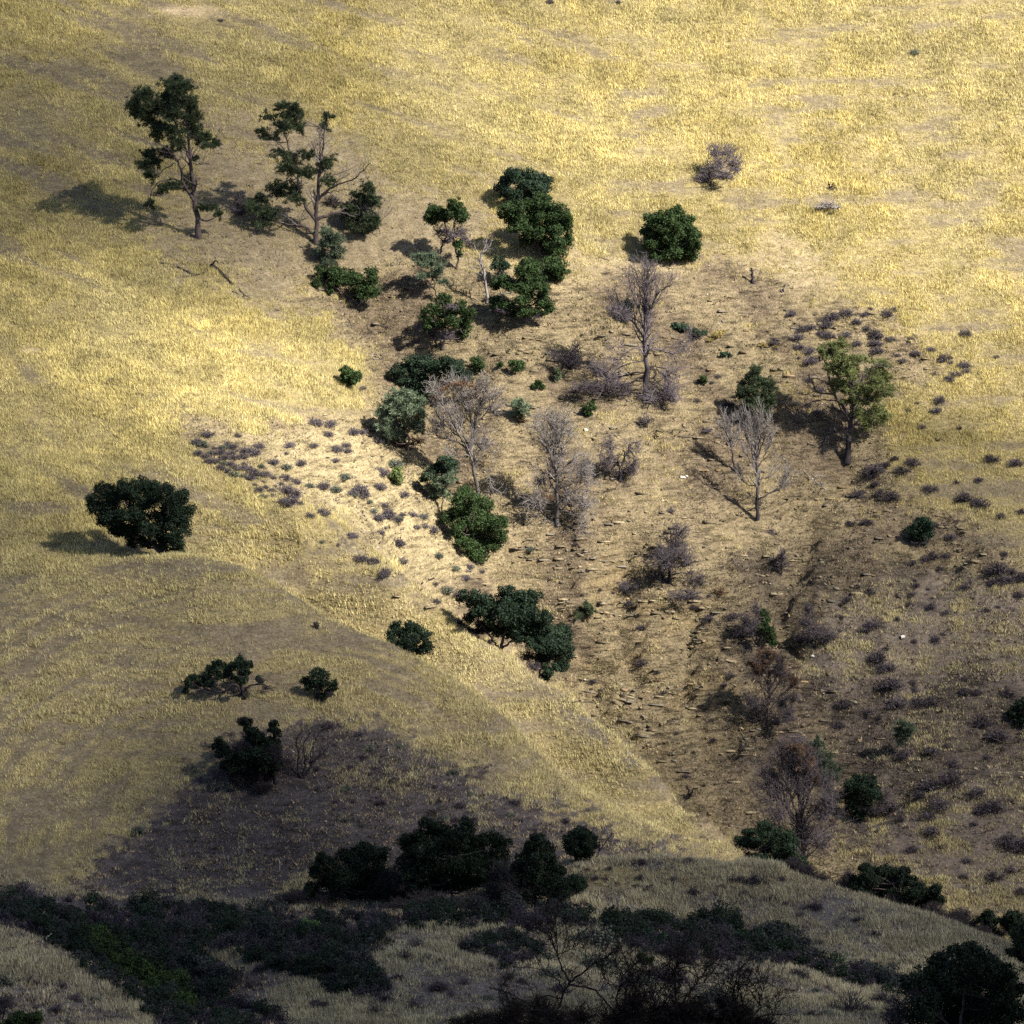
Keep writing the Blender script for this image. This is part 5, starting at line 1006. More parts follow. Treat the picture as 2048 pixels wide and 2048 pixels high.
# --- foreground branches rising from the near slope
def front(label, u, limbs, tw, mass=(), bk=CHAR * .35):
    plant("burnt_shrub", label, "burnt shrub", (u, 2304, 110.0), limbs=limbs, twigs=tw, masses=mass, bark=bk, tc=CHAR * .3, depth=.35, mass_n=2.2)
FT = [(90, 74, 1.0, (0, 0, .35), .45, 1.1), (340, 46, 1.1, OUT, .5, .8), (800, 24, 1.2, OUT, .5, .6)]
front("tall bare blackened shrub with a forked leader, nearest the bottom centre", 1080,
  [([(1080,2304),(1085,2150),(1096,2050),(1125,2005),(1127,1979),(1140,1964)], 9, 5), (a5([(540,1220),(490,1130),(440,1000),(390,900),(325,790)]), 5, 1.5), (a5([(440,1000),(437,850),(425,640)]), 3, 1), (a5([(540,1220),(640,1150),(740,1070),(830,1040)]), 5, 1.5), (a5([(740,1070),(780,990),(795,900)]), 3, 1),
   (a5([(490,1290),(440,1200),(350,1160),(280,1030)]), 4, 1.2), (a5([(530,1240),(640,1260),(740,1290),(840,1400),(960,1546)]), 5, 2.5), (a5([(440,1000),(520,980),(600,930)]), 2.5, 1), (a5([(480,1350),(350,1330),(230,1380),(60,1300)]), 4, 1.5), (a5([(430,1500),(300,1440),(150,1450),(0,1380)]), 4, 1.5)], FT, mass=a5([(100,1450,150,120),(300,1420,150,110),(-150,1500,150,80),(420,1500,160,110),(0,1530,160,90),(620,1480,140,110),(-300,1540,130,60),(250,1540,160,80)]))
front("bare blackened shrub with crooked stems, right of the forked one at the bottom", 1275,
  [([(1275,2304),(1262,2150),(1250,2048),(1251,1990),(1261,1940),(1292,1907)], 8, 1.5), (a5([(960,1546),(900,1350),(960,1180),(1000,1100),(965,1050)]), 4, 1.2), (a5([(1000,1250),(1080,1180),(1100,1080)]), 3, 1), (a5([(980,1400),(1100,1330),(1250,1250)]), 3.5, 1), (a5([(960,1500),(1120,1480),(1300,1420)]), 4, 1.5)], FT, mass=a5([(1000,1450,160,110),(1200,1450,150,110),(850,1500,150,110),(1050,1350,130,110),(1150,1530,170,90),(940,1560,150,70)]))
front("bare blackened shrub with a long upright stem, third from the left at the bottom", 1375,
  [([(1375,2304),(1360,2150),(1350,2050),(1352,1979),(1349,1935),(1367,1886)], 8, 1.5), (a5([(1360,1280),(1400,1180),(1350,1100),(1380,1080),(1460,1075)]), 3, 1), (a5([(1360,1450),(1480,1280),(1560,1180),(1610,1085)]), 5, 1.2), (a5([(1370,1500),(1550,1400),(1650,1450),(1760,1450)]), 4, 1.2), (a5([(1540,1190),(1480,1150),(1430,1050)]), 2.5, .8)], FT, mass=a5([(1400,1450,150,110),(1600,1480,140,90),(1300,1520,150,90),(1500,1380,130,100),(1450,1550,170,80),(1720,1540,130,70)]))
front("bare blackened shrub with arching twigs, rightmost of the bottom row", 1500,
  [([(1500,2304),(1490,2150),(1480,2060),(1466,1997),(1473,1958),(1485,1930)], 7, 1.5), (a6([(80,1400),(120,1300),(90,1200),(110,1080)]), 3.5, 1), (a6([(100,1440),(200,1400),(300,1420),(335,1330)]), 3.5, 1), (a6([(90,1400),(30,1300),(0,1240)]), 3, 1), (a6([(160,1440),(220,1330),(260,1200)]), 3, 1)], FT, mass=a6([(60,1400,110,90),(180,1430,100,60),(20,1330,90,80),(280,1440,90,50),(130,1350,80,70)]))
plant("oak_tree", "near dark oak filling the bottom right corner", "oak tree", (1920, 2110, 212.0), limbs=[([(1920,2110),(1920,2060),(1925,2010),(1930,1960)], 12, 4), ([(1920,2070),(1860,2020),(1810,1990),(1790,1950)], 6, 2)],
  leaves=[(1914,1902,20,14),(1945,1900,26,16),(1965,1912,20,14),(1883,1927,28,18),(1920,1930,30,20),(1955,1935,30,20),(1985,1935,24,18),(2007,1955,26,20),(2030,1980,20,20),(1852,1950,26,18),(1822,1966,26,18),(1870,1960,32,22),(1915,1965,36,24),(1960,1970,36,26),(2000,1990,34,26),(1850,1990,34,24),(1900,2000,40,28),(1950,2010,40,28),(1995,2025,36,26),(2030,2025,26,26),(1840,2025,34,26),(1890,2038,40,26),(1940,2045,40,26),(1990,2055,40,22)],
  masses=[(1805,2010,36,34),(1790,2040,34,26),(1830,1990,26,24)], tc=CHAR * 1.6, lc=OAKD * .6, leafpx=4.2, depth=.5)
plant("pine_tree", "dark pine bough entering at the right edge above the corner oak", "pine tree", (2085, 2110, 212.0), limbs=[([(2085,2110),(2080,2000),(2070,1900)], 9, 3)],
  needles=[(2040,1890,20,20),(2050,1870,20,18),(2036,1905,20,16),(2060,1905,24,22),(2075,1870,30,24),(2045,1922,18,12),(2085,1930,30,24),(2090,1840,26,22)], nc=PINE * .5, needlepx=11)
for lab, u, D, pts in [("bare twiggy dark shrub at the left edge of the bottom left slope", 5, 240, [(10,2000,22,22),(-5,2020,24,20)]), ]:
    plant("burnt_shrub", lab, "burnt shrub", (u, 2040), limbs=[([(u,2040),(u+4,2020),(u+12,1998)], 4, 1)], masses=pts, tc=CHAR * 1.4, bark=CHAR)
# ---
for lab, b, ms in [("scorched bare thicket between the leftmost and the tallest oak of the row", (790, 1806), [(770,1765,34,28),(800,1750,30,26),(750,1785,36,20),(810,1785,38,20),(830,1770,30,22)]),
    ("scorched bare thicket between the tallest and the pointed oak of the row", (1020, 1808), [(1010,1745,34,30),(1030,1770,34,28),(990,1785,38,22),(1040,1790,34,20),(960,1795,30,16)]),
    ("scorched bare bushes at the far left end of the shaded oak row", (600, 1812), [(590,1792,26,16),(620,1800,28,14),(565,1800,22,12),(640,1808,26,12),(540,1806,18,10)]),
    ("low scorched brush under the tallest oak of the row", (880, 1822), [(850,1800,44,18),(900,1805,44,16),(940,1808,40,14),(810,1808,40,14)])]:
    plant("burnt_shrub", lab, "burnt shrub", b, limbs=[([b, (b[0], b[1] - 14)], 3, 1)], masses=ms, tc=PURP * .42, bark=CHAR, mass_n=1.9)
# ------------------------------------------------------------------ fallen wood and stumps
def lying(name, label, cat, lines, group=None, colour=CHAR, part="branch", lift=0.3):
    g0 = ground(*lines[0][0][0]); k = g0[1] / FPX
    root = bpy.data.objects.new(name, None); root.empty_display_size = .4; link(root); root.location = g0; tag(root, label, cat, group)
    for i, (pts, w0, w1) in enumerate(lines):
        a = resample([(p[0], p[1], 0) for p in pts], 10); acc = Acc()
        Pw = np.array([ground(q[0], q[1]) for q in a]); Rw = np.linspace(w0, w1, 10) * .5 * k
        Pw[:, 2] += Rw * 0.7 + lift * k * (w0 if i else 1); tubes(acc, Pw[None], Rw[None], 6, colour)
        acc.obj("log" if i == 0 else part, M_BARK, root, g0, True)
    return root
lying("fallen_log", "black charred log lying down the bare slope below the tall leaning pine", "log", [(c1([(1165,1470),(1210,1500),(1285,1577)]), 7.5, 4.5), (c1([(1240,1525),(1265,1500)]), 1.5, .7)], part="branch_stub")
plant("burnt_stump", "hooked black stump standing at the head of the charred log", "stump", (424, 535), limbs=[([(424,535),(426,528),(430,521),(435,524)], 6, 2.5)], bark=CHAR)
lying("fallen_branch", "long forked dead branch lying left of the charred log", "fallen branch", [(c1([(1140,1505),(1080,1522),(1000,1485),(940,1460),(880,1455)]), 4.2, 2), (c1([(1080,1522),(1030,1530),(980,1532)]), 2, .8), (c1([(1010,1490),(980,1480),(900,1470)]), 1.6, .7), (c1([(1090,1530),(1060,1520),(1040,1520)]), 1.5, .7)])
lying("fallen_branch", "small scatter of broken twigs just below the gap between log and forked branch", "fallen branch", [(c1([(1110,1570),(1140,1555),(1170,1570)]), 2, .8), (c1([(1130,1580),(1120,1560)]), 1.4, .7), (c1([(1150,1575),(1140,1550)]), 1.4, .7)])
lying("fallen_branch", "dark broken branches heaped at the lower right of the charred log", "fallen branch", [(c1([(1320,1600),(1350,1630),(1390,1650)]), 2.4, .9), (c1([(1340,1640),(1380,1630)]), 1.8, .8), (c1([(1280,1610),(1320,1625)]), 1.8, .7), (c1([(1350,1650),(1340,1620)]), 1.5, .7)])
lying("fallen_branch", "pale dead boughs piled in the right hand gully below the yellow green pine", "fallen branch", [(c3([(925,1690),(980,1740),(1040,1790)]), 3, 1.2), (c3([(960,1720),(1010,1715),(1050,1730)]), 2, .8), (c3([(980,1740),(960,1780)]), 1.8, .8), (c3([(1000,1760),(1050,1750)]), 1.8, .7), (c3([(990,1700),(1020,1770)]), 1.8, .7)], colour=GREY * .7)
lying("fallen_branch", "curved dark branch lying just right of the yellow green pine's foot", "fallen branch", [([(1727,922),(1740,917),(1752,919)], 2.2, 1)])
lying("fallen_branch", "thin dead branch on the bare slope left of the lone round oak's lower side", "fallen branch", [(c2([(1650,870),(1690,880),(1710,890)]), 2, 1)], colour=PURP * .7)
plant("burnt_stump", "black stump with two upright prongs on the bright upper right slope", "stump", (1661, 380), limbs=[([(1661,380),(1659,372),(1657,361)], 5, 2), ([(1663,379),(1665,370),(1667,364)], 4.5, 1.5), ([(1663,378),(1670,376),(1674,379)], 3, 1)], bark=CHAR * .7)
plant("burnt_stump", "thin dark upright stump on the bare shelf right of the lone round oak", "stump", (1506, 566), limbs=[([(1506,566),(1505,552),(1502,536)], 6.5, 4)], bark=CHAR)
plant("burnt_stump", "short split grey stump leaning among rocks, right of the thin upright stump", "stump", (1564, 584), limbs=[([(1564,584),(1568,576),(1571,567)], 4, 2), ([(1564,584),(1562,578)], 3, 1.5)], bark=GREY * .5)
plant("burnt_stump", "black hunched stump at the grassy edge of the golden spur, above its tip", "stump", (1382, 1594), limbs=[([(1382,1594),(1378,1585),(1374,1572)], 7, 3), ([(1381,1590),(1388,1578),(1396,1578)], 5, 2)], bark=CHAR * .6)
plant("burnt_stump", "small dark weathered stump alone on the smooth dome", "stump", (633, 1257), limbs=[([(633,1257),(631,1250),(628,1244)], 6, 3), ([(633,1256),(638,1249)], 4, 2)], masses=[(632,1249,8,7)], bark=CHAR, tc=CHAR * 2)
plant("burnt_stump", "tiny charred snag poking up beside the gully's grassy far lip", "stump", (1100, 840 + 560), limbs=[([(1198,1420),(1198,1405),(1196,1392)], 2.5, 1)], bark=CHAR)

# ------------------------------------------------------------------ small shrubs: a few source shrubs, copied
def shrub_mesh(name, seed, colour, leafc, n=110, flat=0.62, nleaf=420, ls=0.075):
    global rng
    keep = rng; rng = np.random.default_rng(seed); acc = Acc()
    d = rand_dir(n); d[:, 2] = np.abs(d[:, 2]) * 0.9 + 0.12; d = unit(d)
    L = (0.75 + 0.35 * rng.random((n, 1))); e = d * L * np.array([1, 1, flat * 1.25]); s = d * 0.05
    mid = (s + e) * .5 + rng.normal(size=(n, 3)) * 0.07
    tubes(acc, np.stack([s, mid, e], 1), np.array([[.024, .018, .010]]) * np.ones((n, 1)), 3, colour * (.7 + .6 * rng.random((n, 1))))
    a, ar = spawn(np.stack([s, mid, e], 1), np.array([[.02, .016, .010]]) * np.ones((n, 1)), n * 3, .36, .8, (0, 0, .2), .4, m=3, rmin=.010)
    tubes(acc, a, ar, 3, colour * (.7 + .6 * rng.random((n * 3, 1))))
    if nleaf:
        q = rng.integers(0, len(a), nleaf); p = a[q, rng.integers(1, 3, nleaf)] + rng.normal(size=(nleaf, 3)) * .04
        nn = rand_dir(nleaf); t = unit(np.cross(nn, rand_dir(nleaf))); b = np.cross(nn, t)
        V = np.stack([p - t * ls, p - b * ls * .6, p + t * ls, p + b * ls * .6], 1)
        acc.add(V.reshape(-1, 3), Q=np.arange(nleaf * 4).reshape(-1, 4), C=np.repeat(leafc * (.6 + .8 * rng.random((nleaf, 1))), 4, 0))
    V = np.concatenate(acc.V); rng = keep
    return make_mesh(name, V, Q=np.concatenate(acc.Q), col=np.concatenate(acc.C), mat=M_TWIG)
SAGE = np.array([.092, .076, .086])
sage = [shrub_mesh("sage_shrub", 50 + i, SAGE * f, SAGE * f * 1.05, flat=.6 + .05 * i) for i, f in enumerate((1.0, .85, 1.15, .95))]
sageg = [shrub_mesh("sage_shrub", 70 + i, SAGE * .8, np.array([.105, .125, .085]) * f) for i, f in enumerate((1.0, 1.3))]
dark = [shrub_mesh("dark_shrub", 80 + i, CHAR * 1.9 * f, CHAR * 2.0 * f, flat=.7, nleaf=300) for i, f in enumerate((1.0, 1.3, .9))]
bare = [shrub_mesh("bare_shrub", 90 + i, CHAR * 1.8 * f, CHAR * 2, n=46, flat=.95, nleaf=0) for i, f in enumerate((1.0, 1.3))]
gold = [shrub_mesh("straw_tuft", 95 + i, np.array([.34, .26, .10]), np.array([.34, .26, .10]), flat=.7) for i in range(2)]
LM = [(360,300,"tall leaning pine"),(600,340,"half bare forked pine"),(697,575,"low bright green oak"),(860,450,"small oak with grey dead twigs"),(1046,370,"topmost column oak"),(1075,460,"largest column oak"),(1045,600,"tall bright green oak"),(885,650,"gnarled oak"),(860,755,"broad oak thicket"),
 (697,752,"lone small round green bush"),(810,840,"round blue green pine"),(930,880,"rusty tipped pale dead tree"),(875,960,"dark oak with pine boughs"),(935,1060,"fresh green rounded tree"),(794,953,"yellowish green bush"),(1343,476,"lone round oak"),(275,1030,"huge shaded oak"),(820,1280,"small oak on the crest"),
 (460,1360,"crooked dark oak"),(636,1370,"small round dark oak"),(530,1500,"scorched oak clump"),(620,1510,"bare multi stemmed tree"),(1020,1260,"big broad dark oak"),(1290,680,"biggest dead tree"),(1115,950,"fan stemmed dead tree"),(1515,940,"slim broom topped dead tree"),(1460,890,"thin small dead tree"),(1240,910,"wishbone dead tree"),
 (1340,1120,"curled dead tree"),(1540,1390,"rust coloured tree"),(1600,1600,"great broad dead tree"),(1645,1540,"bluish pine tops"),(1722,1590,"round dark green oak"),(1815,1475,"grey green sapling"),(1540,1700,"spur tip oak"),(1790,1770,"ragged dark oak"),(1695,800,"yellow green pine"),(1515,790,"small dark green pine"),
 (1840,1062,"oval dark green bush"),(2040,1425,"dark bush at the right edge"),(1618,1245,"burnt conifer skeleton"),(1563,1120,"little burnt tree"),(1510,1255,"half dead bush with oak shoots"),(1420,320,"grey twiggy bush"),(1382,1582,"black hunched stump"),(1160,1690,"rounded oak above the track"),(1152,1765,"small dark round oak"),
 (1920,1980,"near corner oak"),(1125,1950,"tall forked blackened shrub"),(1350,1950,"long stemmed blackened shrub"),(1480,1990,"rightmost blackened shrub"),(905,1720,"tallest oak of the row"),(690,1750,"leftmost oak of the row"),(1075,1740,"pointed oak of the row"),(625,1850,"light green glowing bush"),(1174,1230,"rock face sapling"),(1506,552,"thin upright stump"),(280,1920,"bright green chaparral patch"),(45,2040,"bottom left corner bush"),(1680,1915,"left yucca")]
ORD = ['nearest','second','third','fourth','fifth','sixth','seventh','eighth','ninth','tenth','eleventh','twelfth','thirteenth','fourteenth','fifteenth','sixteenth','seventeenth','eighteenth']
def landmark_labels(pts, look):
    recs = []
    for i, p in enumerate(pts):
        d = [math.hypot(p[0] - l[0], p[1] - l[1]) for l in LM]; j = int(np.argmin(d))
        a = math.degrees(math.atan2(LM[j][1] - p[1], p[0] - LM[j][0])) % 360
        w = ['to the right of','to the upper right of','above','to the upper left of','to the left of','to the lower left of','below','to the lower right of'][int((a + 22.5) // 45) % 8]
        recs.append((j, w, d[j], i))
    out = [None] * len(pts); cnt = {}
    for j, w, d, i in sorted(recs):
        c = cnt.get((j, w), 0); cnt[(j, w)] = c + 1
        out[i] = f"{look}, {ORD[c] if c < len(ORD) else str(c + 1) + 'th'} {w} the {LM[j][2]}"
    return out
def scatter(name, pts, meshes, size, label, cat, group, seed=0, sv=.6):
    r = np.random.default_rng(seed + 5)
    labs = landmark_labels(pts, label) if group and len(pts) > 8 else [label] * len(pts)
    for i, p in enumerate(pts):
        g = ground(p[0], p[1] + 4); k = g[1] / FPX
        s = (p[2] if len(p) > 2 else size * (1 - sv + 2 * sv * r.random())) * k
        o = bpy.data.objects.new(name, meshes[int(r.integers(len(meshes)))])
        link(o); o.location = g - np.array([0, 0, .05]); o.rotation_euler = (0, 0, r.random() * 6.28); o.scale = (s * r.uniform(.85, 1.2), s * r.uniform(.85, 1.2), s * r.uniform(.8, 1.1))
        tag(o, labs[i], cat, group)
def fill_pts(poly, n, gap, seed, avoid=()):
    r = np.random.default_rng(seed); P_ = np.array(poly); out = []
    lo, hi = P_.min(0), P_.max(0); t = 0
    while len(out) < n and t < n * 60:
        t += 1; q = r.uniform(lo, hi)
        if poly_sd(np.array([q[0]]), np.array([q[1]]), poly)[0] < 0: continue
        if all((q[0] - a[0]) ** 2 + (q[1] - a[1]) ** 2 * 1.6 > gap * gap for a in list(out) + list(avoid)): out.append((q[0], q[1]))
    return out
bankA = c6([(1355,100,26),(1410,145),(1240,195,20),(1110,195,22),(1020,150,16),(895,145),(1485,190),(1490,215),(1440,255),(1405,240),(1290,270),(1230,225),(1170,265,24),(1480,330,22),(1330,365,20),(1390,370,24),(1505,400,22),(1440,385),(1645,450),(1590,435),(1390,485,26),(1330,492,18),(1505,580),(1385,600,9),(1455,615,9),(1710,615,22),(1600,690,18),(1550,680),(1730,690),(1655,740),(1705,510,20),(1660,495),(1810,500),(1700,275,26),(1640,310),(1230,285),(1085,310,26),(1015,290,22),(945,290,20),(900,260,20),(850,225,18),(870,190),(920,200),(960,245,20),(1040,240),(1140,370,12),(1165,385),(1130,410),(1215,430),(1290,440,12),(1220,330),(1270,350),(1090,225),(1550,135),(1515,140),(1415,105),(1345,190),(1450,210),(885,235,16),(925,260,18),(985,270,18),(975,300,16),(1060,290,20),(905,225,16)])
bankA += c4([(185,1130,22),(130,1160,22),(110,1105),(265,1210,24),(270,1340,32),(285,1440,20),(130,1440,26),(580,1475,20),(490,1410),(660,1470,22),(725,1490,16),(370,1250),(410,1245,24),(460,1270,30),(195,1250),(165,1280),(150,1200),(20,1070,24),(80,1075),(55,1050),(165,1030,30),(300,1070,26),(235,905,30),(180,950,20),(15,725),(65,780),(150,775,24),(400,1190,28),(640,1530,22),(590,1620,30),(480,1660),(190,1520,20),(15,1300,24),(340,1180),(290,1180),(210,1180),(470,1560),(530,1600)])
def fixs(l): return [(p[0], p[1]) + ((p[2] * 1.45,) if len(p) > 2 else ()) for p in l]
bankA = fixs(bankA)
LAB = dict(A=("round grey bank shrub", "grey shrubs on the sandy bank"),
           B=("grey slope shrub", "grey shrubs above the yellow green pine"),
           C=("dark round shrub", "dark shrubs on the lower right slope"),
           D=("twiggy spur shrub", "twiggy shrubs on the near spur"),
           E=("low dark ash shrub", "shrubs on the burnt dome"))
scatter("sage_shrub", bankA + fill_pts([(380,880),(470,880),(600,1000),(560,1010),(440,930)], 26, 13, 3, bankA), sage + sage + sageg, 12, LAB['A'][0], "shrub", LAB['A'][1], 1)
upB = c5([(645,75),(770,70,12),(820,112),(875,92,32),(835,138,40),(755,145,26),(705,160,32),(670,210,38),(810,185,28),(855,200),(945,190,28),(1010,118,24),(1045,75),(1085,40),(1175,75,30),(1210,50,18),(1060,155,24),(1110,195,38),(1115,238,34),(1120,280),(1010,238,24),(1195,210),(690,258,26),(745,280,34),(755,340,34),(690,310),(1305,207),(1335,290,22),(1415,270,22),(1610,183,28),(1475,327),(1525,340),(1495,315),(1600,360),(1555,405,26),(1610,390),(1430,405,18),(1465,555,28),(1290,605,18),(1340,560),(1365,695,20),(1445,610),(660,567,22),(790,625,26),(800,490,26),(740,440,24),(740,575,22),(545,230,28),(305,570,26),(125,550,16),(240,415,16),(205,447,12),(275,583),(180,720,22),(1780,305,16),(1680,400),(1520,435),(560,260),(1230,300),(1260,330),(950,70),(900,250)])
upB = fixs([(p[0], p[1]) + ((p[2] * 1.0,) if len(p) > 2 else ()) for p in upB])
scatter("sage_shrub", upB, sage, 11, LAB['B'][0], "shrub", LAB['B'][1], 2)
scatter("straw_tuft", [(1436,668,14),(1420,678,9),(1525,688,12),(1540,682,9),(1446,660,9),(1550,690,8)], gold, 10, "dry yellowish bushy tuft on the bare slope between the two dead tree groups", "dry tuft", "yellowish tufts on the bare slope", 3)
loC = c5([(1320,900,34),(1260,940,36),(1090,970,34),(1100,940),(1020,1080,34),(1145,1070,34),(1195,1095),(1110,1015,24),(1065,1230,30),(1415,1045,34),(1685,990,24),(1440,1235,20),(1820,1403,26),(1915,1165,22),(1800,1190,26),(1500,1415,24),(1425,1415),(1380,1430,28),(1310,1450,28),(1865,1495,24),(1755,1560,26),(1415,1690,28),(1900,1630,30),(1330,1575,26),(1630,1555,16),(1605,1583),(1465,1475,18),(1525,1310),(1450,765),(1575,700,16),(1220,870,18),(1170,910,26),(970,1230,22),(1690,1130),(1750,880),(1880,900),(1560,1000),(1600,1100)])
loC = fixs(loC)
loC += [q + (r_,) for q, r_ in zip(fill_pts([(1650,1160),(2048,1130),(2048,1330),(1700,1340),(1640,1250)], 30, 15, 8, loC), [22,9,7,12,6,14,8,10,26,7] * 3)]
loC += [q + (30,) if i % 5 == 0 else q for i, q in enumerate(fill_pts([(1620,1360),(2048,1350),(2048,1790),(1900,1760),(1800,1700),(1700,1640),(1790,1560),(1680,1500)], 50, 16, 9, loC))]
scatter("dark_shrub", loC, dark, 15, LAB['C'][0], "shrub", LAB['C'][1], 4)
rv = [q + (r_,) for q, r_ in zip(fill_pts([(1150,1080),(1450,1150),(1500,1400),(1400,1620),(1250,1450),(1130,1330)], 30, 22, 12), [7,12,6,9,16,6,8,11,5,7] * 3)]
scatter("dark_shrub", rv, dark, 12, "small charred shrub", "shrub", "charred shrubs at the ravine's lower end", 5)
spur = a5([(680,350,38),(850,340,34),(1090,290,40),(1460,290,44),(830,415,24),(905,445,18),(1095,410,40),(1050,475,30),(1155,490,44),(1345,430,36),(1500,520,40),(1300,580,34),(1350,630,30),(1710,485,34),(1755,360,24),(1790,430,44),(735,410,26),(1900,440,32),(1870,545,28)]) + a6([(310,625,30),(200,520,44),(280,540,34),(590,690,40),(490,740,34),(875,770,38),(975,865,34),(390,660,18),(1240,910,24),(1170,1030,22),(1090,940,18),(660,850,18),(740,890,16),(370,510,28),(110,510,34),(130,600,30),(520,690,24)])
scatter("bare_shrub", fixs(spur), bare + dark, 14, LAB['D'][0], "shrub", LAB['D'][1], 6)
dm = fill_pts([(640,1450),(780,1480),(900,1540),(1020,1600),(1130,1640),(1240,1690),(1120,1650),(1000,1640),(700,1660),(620,1560)], 46, 24, 14) + [(655,1452,18),(278,1662,20),(1130,1640,12)]
scatter("dark_shrub", dm, dark + sageg, 9, LAB['E'][0], "shrub", LAB['E'][1], 7)
for p, l in [((223,757,8), "tiny lone grey shrub in the golden grass, above the long shaded shoulder at left"), ((103,711,6), "tiniest grey shrub speck near the left edge of the golden grass"), ((442,38,7), "small dark shrub in the worn patch near the top left edge"), ((1830,104,13), "small dark shrub near the top right corner of the bright slope"),
             ((1100,2,9), "dark shrub cut by the top edge, left of the other one there"), ((1235,2,9), "dark shrub cut by the top edge, right of the other one there"), ((2012,196,6), "small dark speck of a shrub at the right edge of the bright slope"),
             ((726,775,7), "tiny dark shrub just below the lone small round green bush"), ((1062,1098,13), "small green yellow shrub in the gully bed below the fan stemmed dead tree"), ((1340,860+160,10), "small grey shrub beside the pale stones on the ravine's right shoulder")]:
    scatter("small_shrub", [p], sage if p[2] != 13 else sageg, 10, l, "shrub", None, int(p[0]))
front_b = a4([(1040,1160,70),(900,1260,80),(700,1290,90),(400,1270,70),(1180,920,80),(980,1000,50),(820,1110,44),(1330,1040,34),(1430,1100,70),(1420,950,70),(1530,1010,60),(1330,940,44),(1250,1290,44),(60,1060,44),(1500,1130,44)]) + a3([(1380,1150,70),(1440,1060,50),(70,950,36),(190,1140,34),(360,1010,60),(340,990,50),(60,1010,30),(1740,1250,50),(40,1270,40)]) + a6([(480,850,80),(380,880,80),(480,1110,90),(620,900,50),(830,1150,50),(700,1310,70),(270,1150,60),(150,1080,50),(900,1330,70)])
scatter("dark_shrub", [(p[0], p[1] + p[2] * .3, p[2] * .95) for p in front_b], dark + bare, 20, "dark foreground bush", "shrub", "dark foreground shrubs", 9)
fb2 = [q + (r_,) for q, r_ in zip(fill_pts([(640,1830),(900,1870),(1100,1860),(1500,1915),(1750,1975),(1800,2048),(1500,2048),(1000,2048),(840,2048),(700,1990),(640,1900)], 46, 24, 31, [(p[0], p[1]) for p in front_b]), [14,30,18,10,38,22,12,26,16,46] * 5)] + [q + (r_,) for q, r_ in zip(fill_pts([(0,1870),(60,1890),(150,1960),(280,2048),(0,2048)], 14, 24, 33), [12,20,9,26,14] * 3)]
scatter("dark_shrub", fb2, dark + bare + sageg, 20, "small scrubby foreground shrub", "shrub", "scrubby shrubs in the foreground grass", 10)
def yucca(label, u, v, s):
    g = ground(u, v); k = g[1] / FPX; n = 70; acc = Acc()
    d = rand_dir(n); d[:, 2] = np.abs(d[:, 2]) + .25; d = unit(d); L = s * k * (.7 + .5 * rng.random((n, 1)))
    side = unit(np.cross(d, rand_dir(n))) * .035; V = np.stack([g - side, g + side, g + d * L], 1)
    acc.add(V.reshape(-1, 3), F=np.arange(n * 3).reshape(-1, 3), C=np.repeat(np.array([[.16, .20, .11]]) * (.7 + .6 * rng.random((n, 1))), 3, 0))
    o = acc.obj("yucca_plant", M_LEAF, None, g); o.location = g; tag(o, label, "yucca")
yucca("spiky grey green yucca on the pale bank under the near spur, left of its twin", 1680, 1926, 34)
yucca("spiky grey green yucca nearest the bottom right oak", 1758, 1952, 36)
yucca("low spiky green yucca above the two yuccas near the bottom right", 1636, 1908, 24)
for lab, pts, w in [("pale curved dead stalk standing on the burnt dome", [(559,1740),(559,1728),(558,1717)], 2.0), ("thin pale arched stalk above the dark brush at lower left", [(92,1886),(94,1874),(103,1868)], 1.8), ("slim pale upright stalk in the chaparral below the oak row", [(891,1846),(891,1836),(891,1826)], 2.0)]:
    plant("dead_stalk", lab, "stalk", pts[0], limbs=[(pts, w, w * .7)], bark=np.array([.5, .46, .38]))
lying("pale_rock", "whitish boulder on the clearing above the wishbone dead tree", "rock", [([(1168,862),(1176,862)], 8, 5)], colour=np.array([.55, .5, .4]))
lying("pale_rock", "small white boulders on the shoulder left of the slim dead tree", "rock", [([(1360,956),(1370,957)], 6, 5), ([(1372,954),(1376,955)], 4, 3)], colour=np.array([.6, .55, .48]), part="rock")
lying("pale_rock", "white stone in the right hand gully bed, where grass meets the bank", "rock", [([(1624,1314),(1630,1314)], 7, 5)], colour=np.array([.6, .55, .5]))
lying("pale_rock", "largest grey boulder on the grassy slope at the right, above the dark brush", "rock", [([(1801,1278),(1808,1276)], 9, 7)], colour=np.array([.42, .38, .34]))

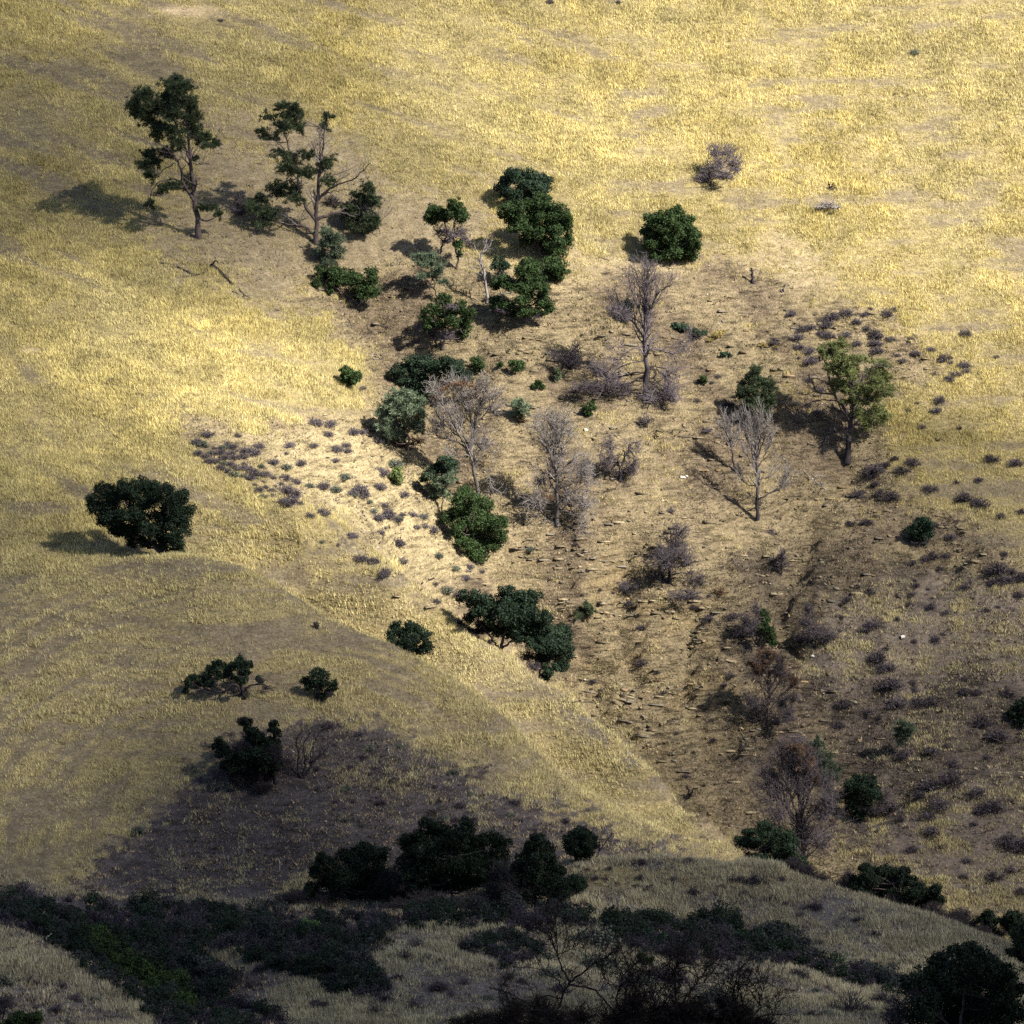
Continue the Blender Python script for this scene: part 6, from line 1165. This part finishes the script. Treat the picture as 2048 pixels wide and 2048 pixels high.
# ------------------------------------------------------------------ chaparral at the foot of the hill, one mass nobody could count
def chaparral():
    polys = CHAP
    pts = []
    for pl, n in polys: pts += [q for q in fill_pts(pl, int(n * 1.4), 7.5, 21 + n) if in_chap(np.array([q[0]]), np.array([q[1]]))[0] and fbm(np.array([q[0] / 55]), np.array([q[1] / 30]), 531, 3)[0] > .24]
    lv, tw = Acc(), Acc()
    r = np.random.default_rng(9)
    for u, v in pts:
        g = ground(u, v + 12); k = g[1] / FPX; s = r.uniform(10, 19) * (1.7 if r.random() < .2 else 1) * k
        n = fbm(np.array([u / 60]), np.array([v / 40]), 501, 3)[0] + r.normal() * .08
        green_ = 170 < u < 380 and abs((v - 1882) - (u - 200) * .62) < 26 and r.random() < .8
        c = g + np.array([0, 0, s * .45])
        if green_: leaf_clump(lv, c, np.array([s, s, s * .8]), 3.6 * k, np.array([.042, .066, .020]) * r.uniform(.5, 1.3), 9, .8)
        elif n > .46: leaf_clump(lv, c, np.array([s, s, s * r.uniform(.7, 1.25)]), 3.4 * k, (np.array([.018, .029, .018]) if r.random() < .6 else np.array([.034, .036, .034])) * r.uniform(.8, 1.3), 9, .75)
        else:
            m = 60; d = rand_dir(m); d[:, 2] = np.abs(d[:, 2]) + .1; d = unit(d); e = g + d * s * (.7 + .5 * rng.random((m, 1))); mid = (g + e) / 2 + rng.normal(size=(m, 3)) * .12
            tubes(tw, np.stack([np.broadcast_to(g, e.shape), mid, e], 1), np.array([[1.2, .8, .45]]) * k * np.ones((m, 1)), 3, np.array([.055, .044, .056]) * (.6 + .8 * rng.random((m, 1))))
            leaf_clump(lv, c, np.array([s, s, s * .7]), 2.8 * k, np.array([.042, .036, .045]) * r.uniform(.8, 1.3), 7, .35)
    for V, Qs, Cc in zip(tw.V, tw.Q, tw.C): pass
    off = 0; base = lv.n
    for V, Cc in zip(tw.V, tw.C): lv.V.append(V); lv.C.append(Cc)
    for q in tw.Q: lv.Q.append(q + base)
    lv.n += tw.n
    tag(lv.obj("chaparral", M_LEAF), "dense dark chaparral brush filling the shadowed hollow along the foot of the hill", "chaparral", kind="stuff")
chaparral()
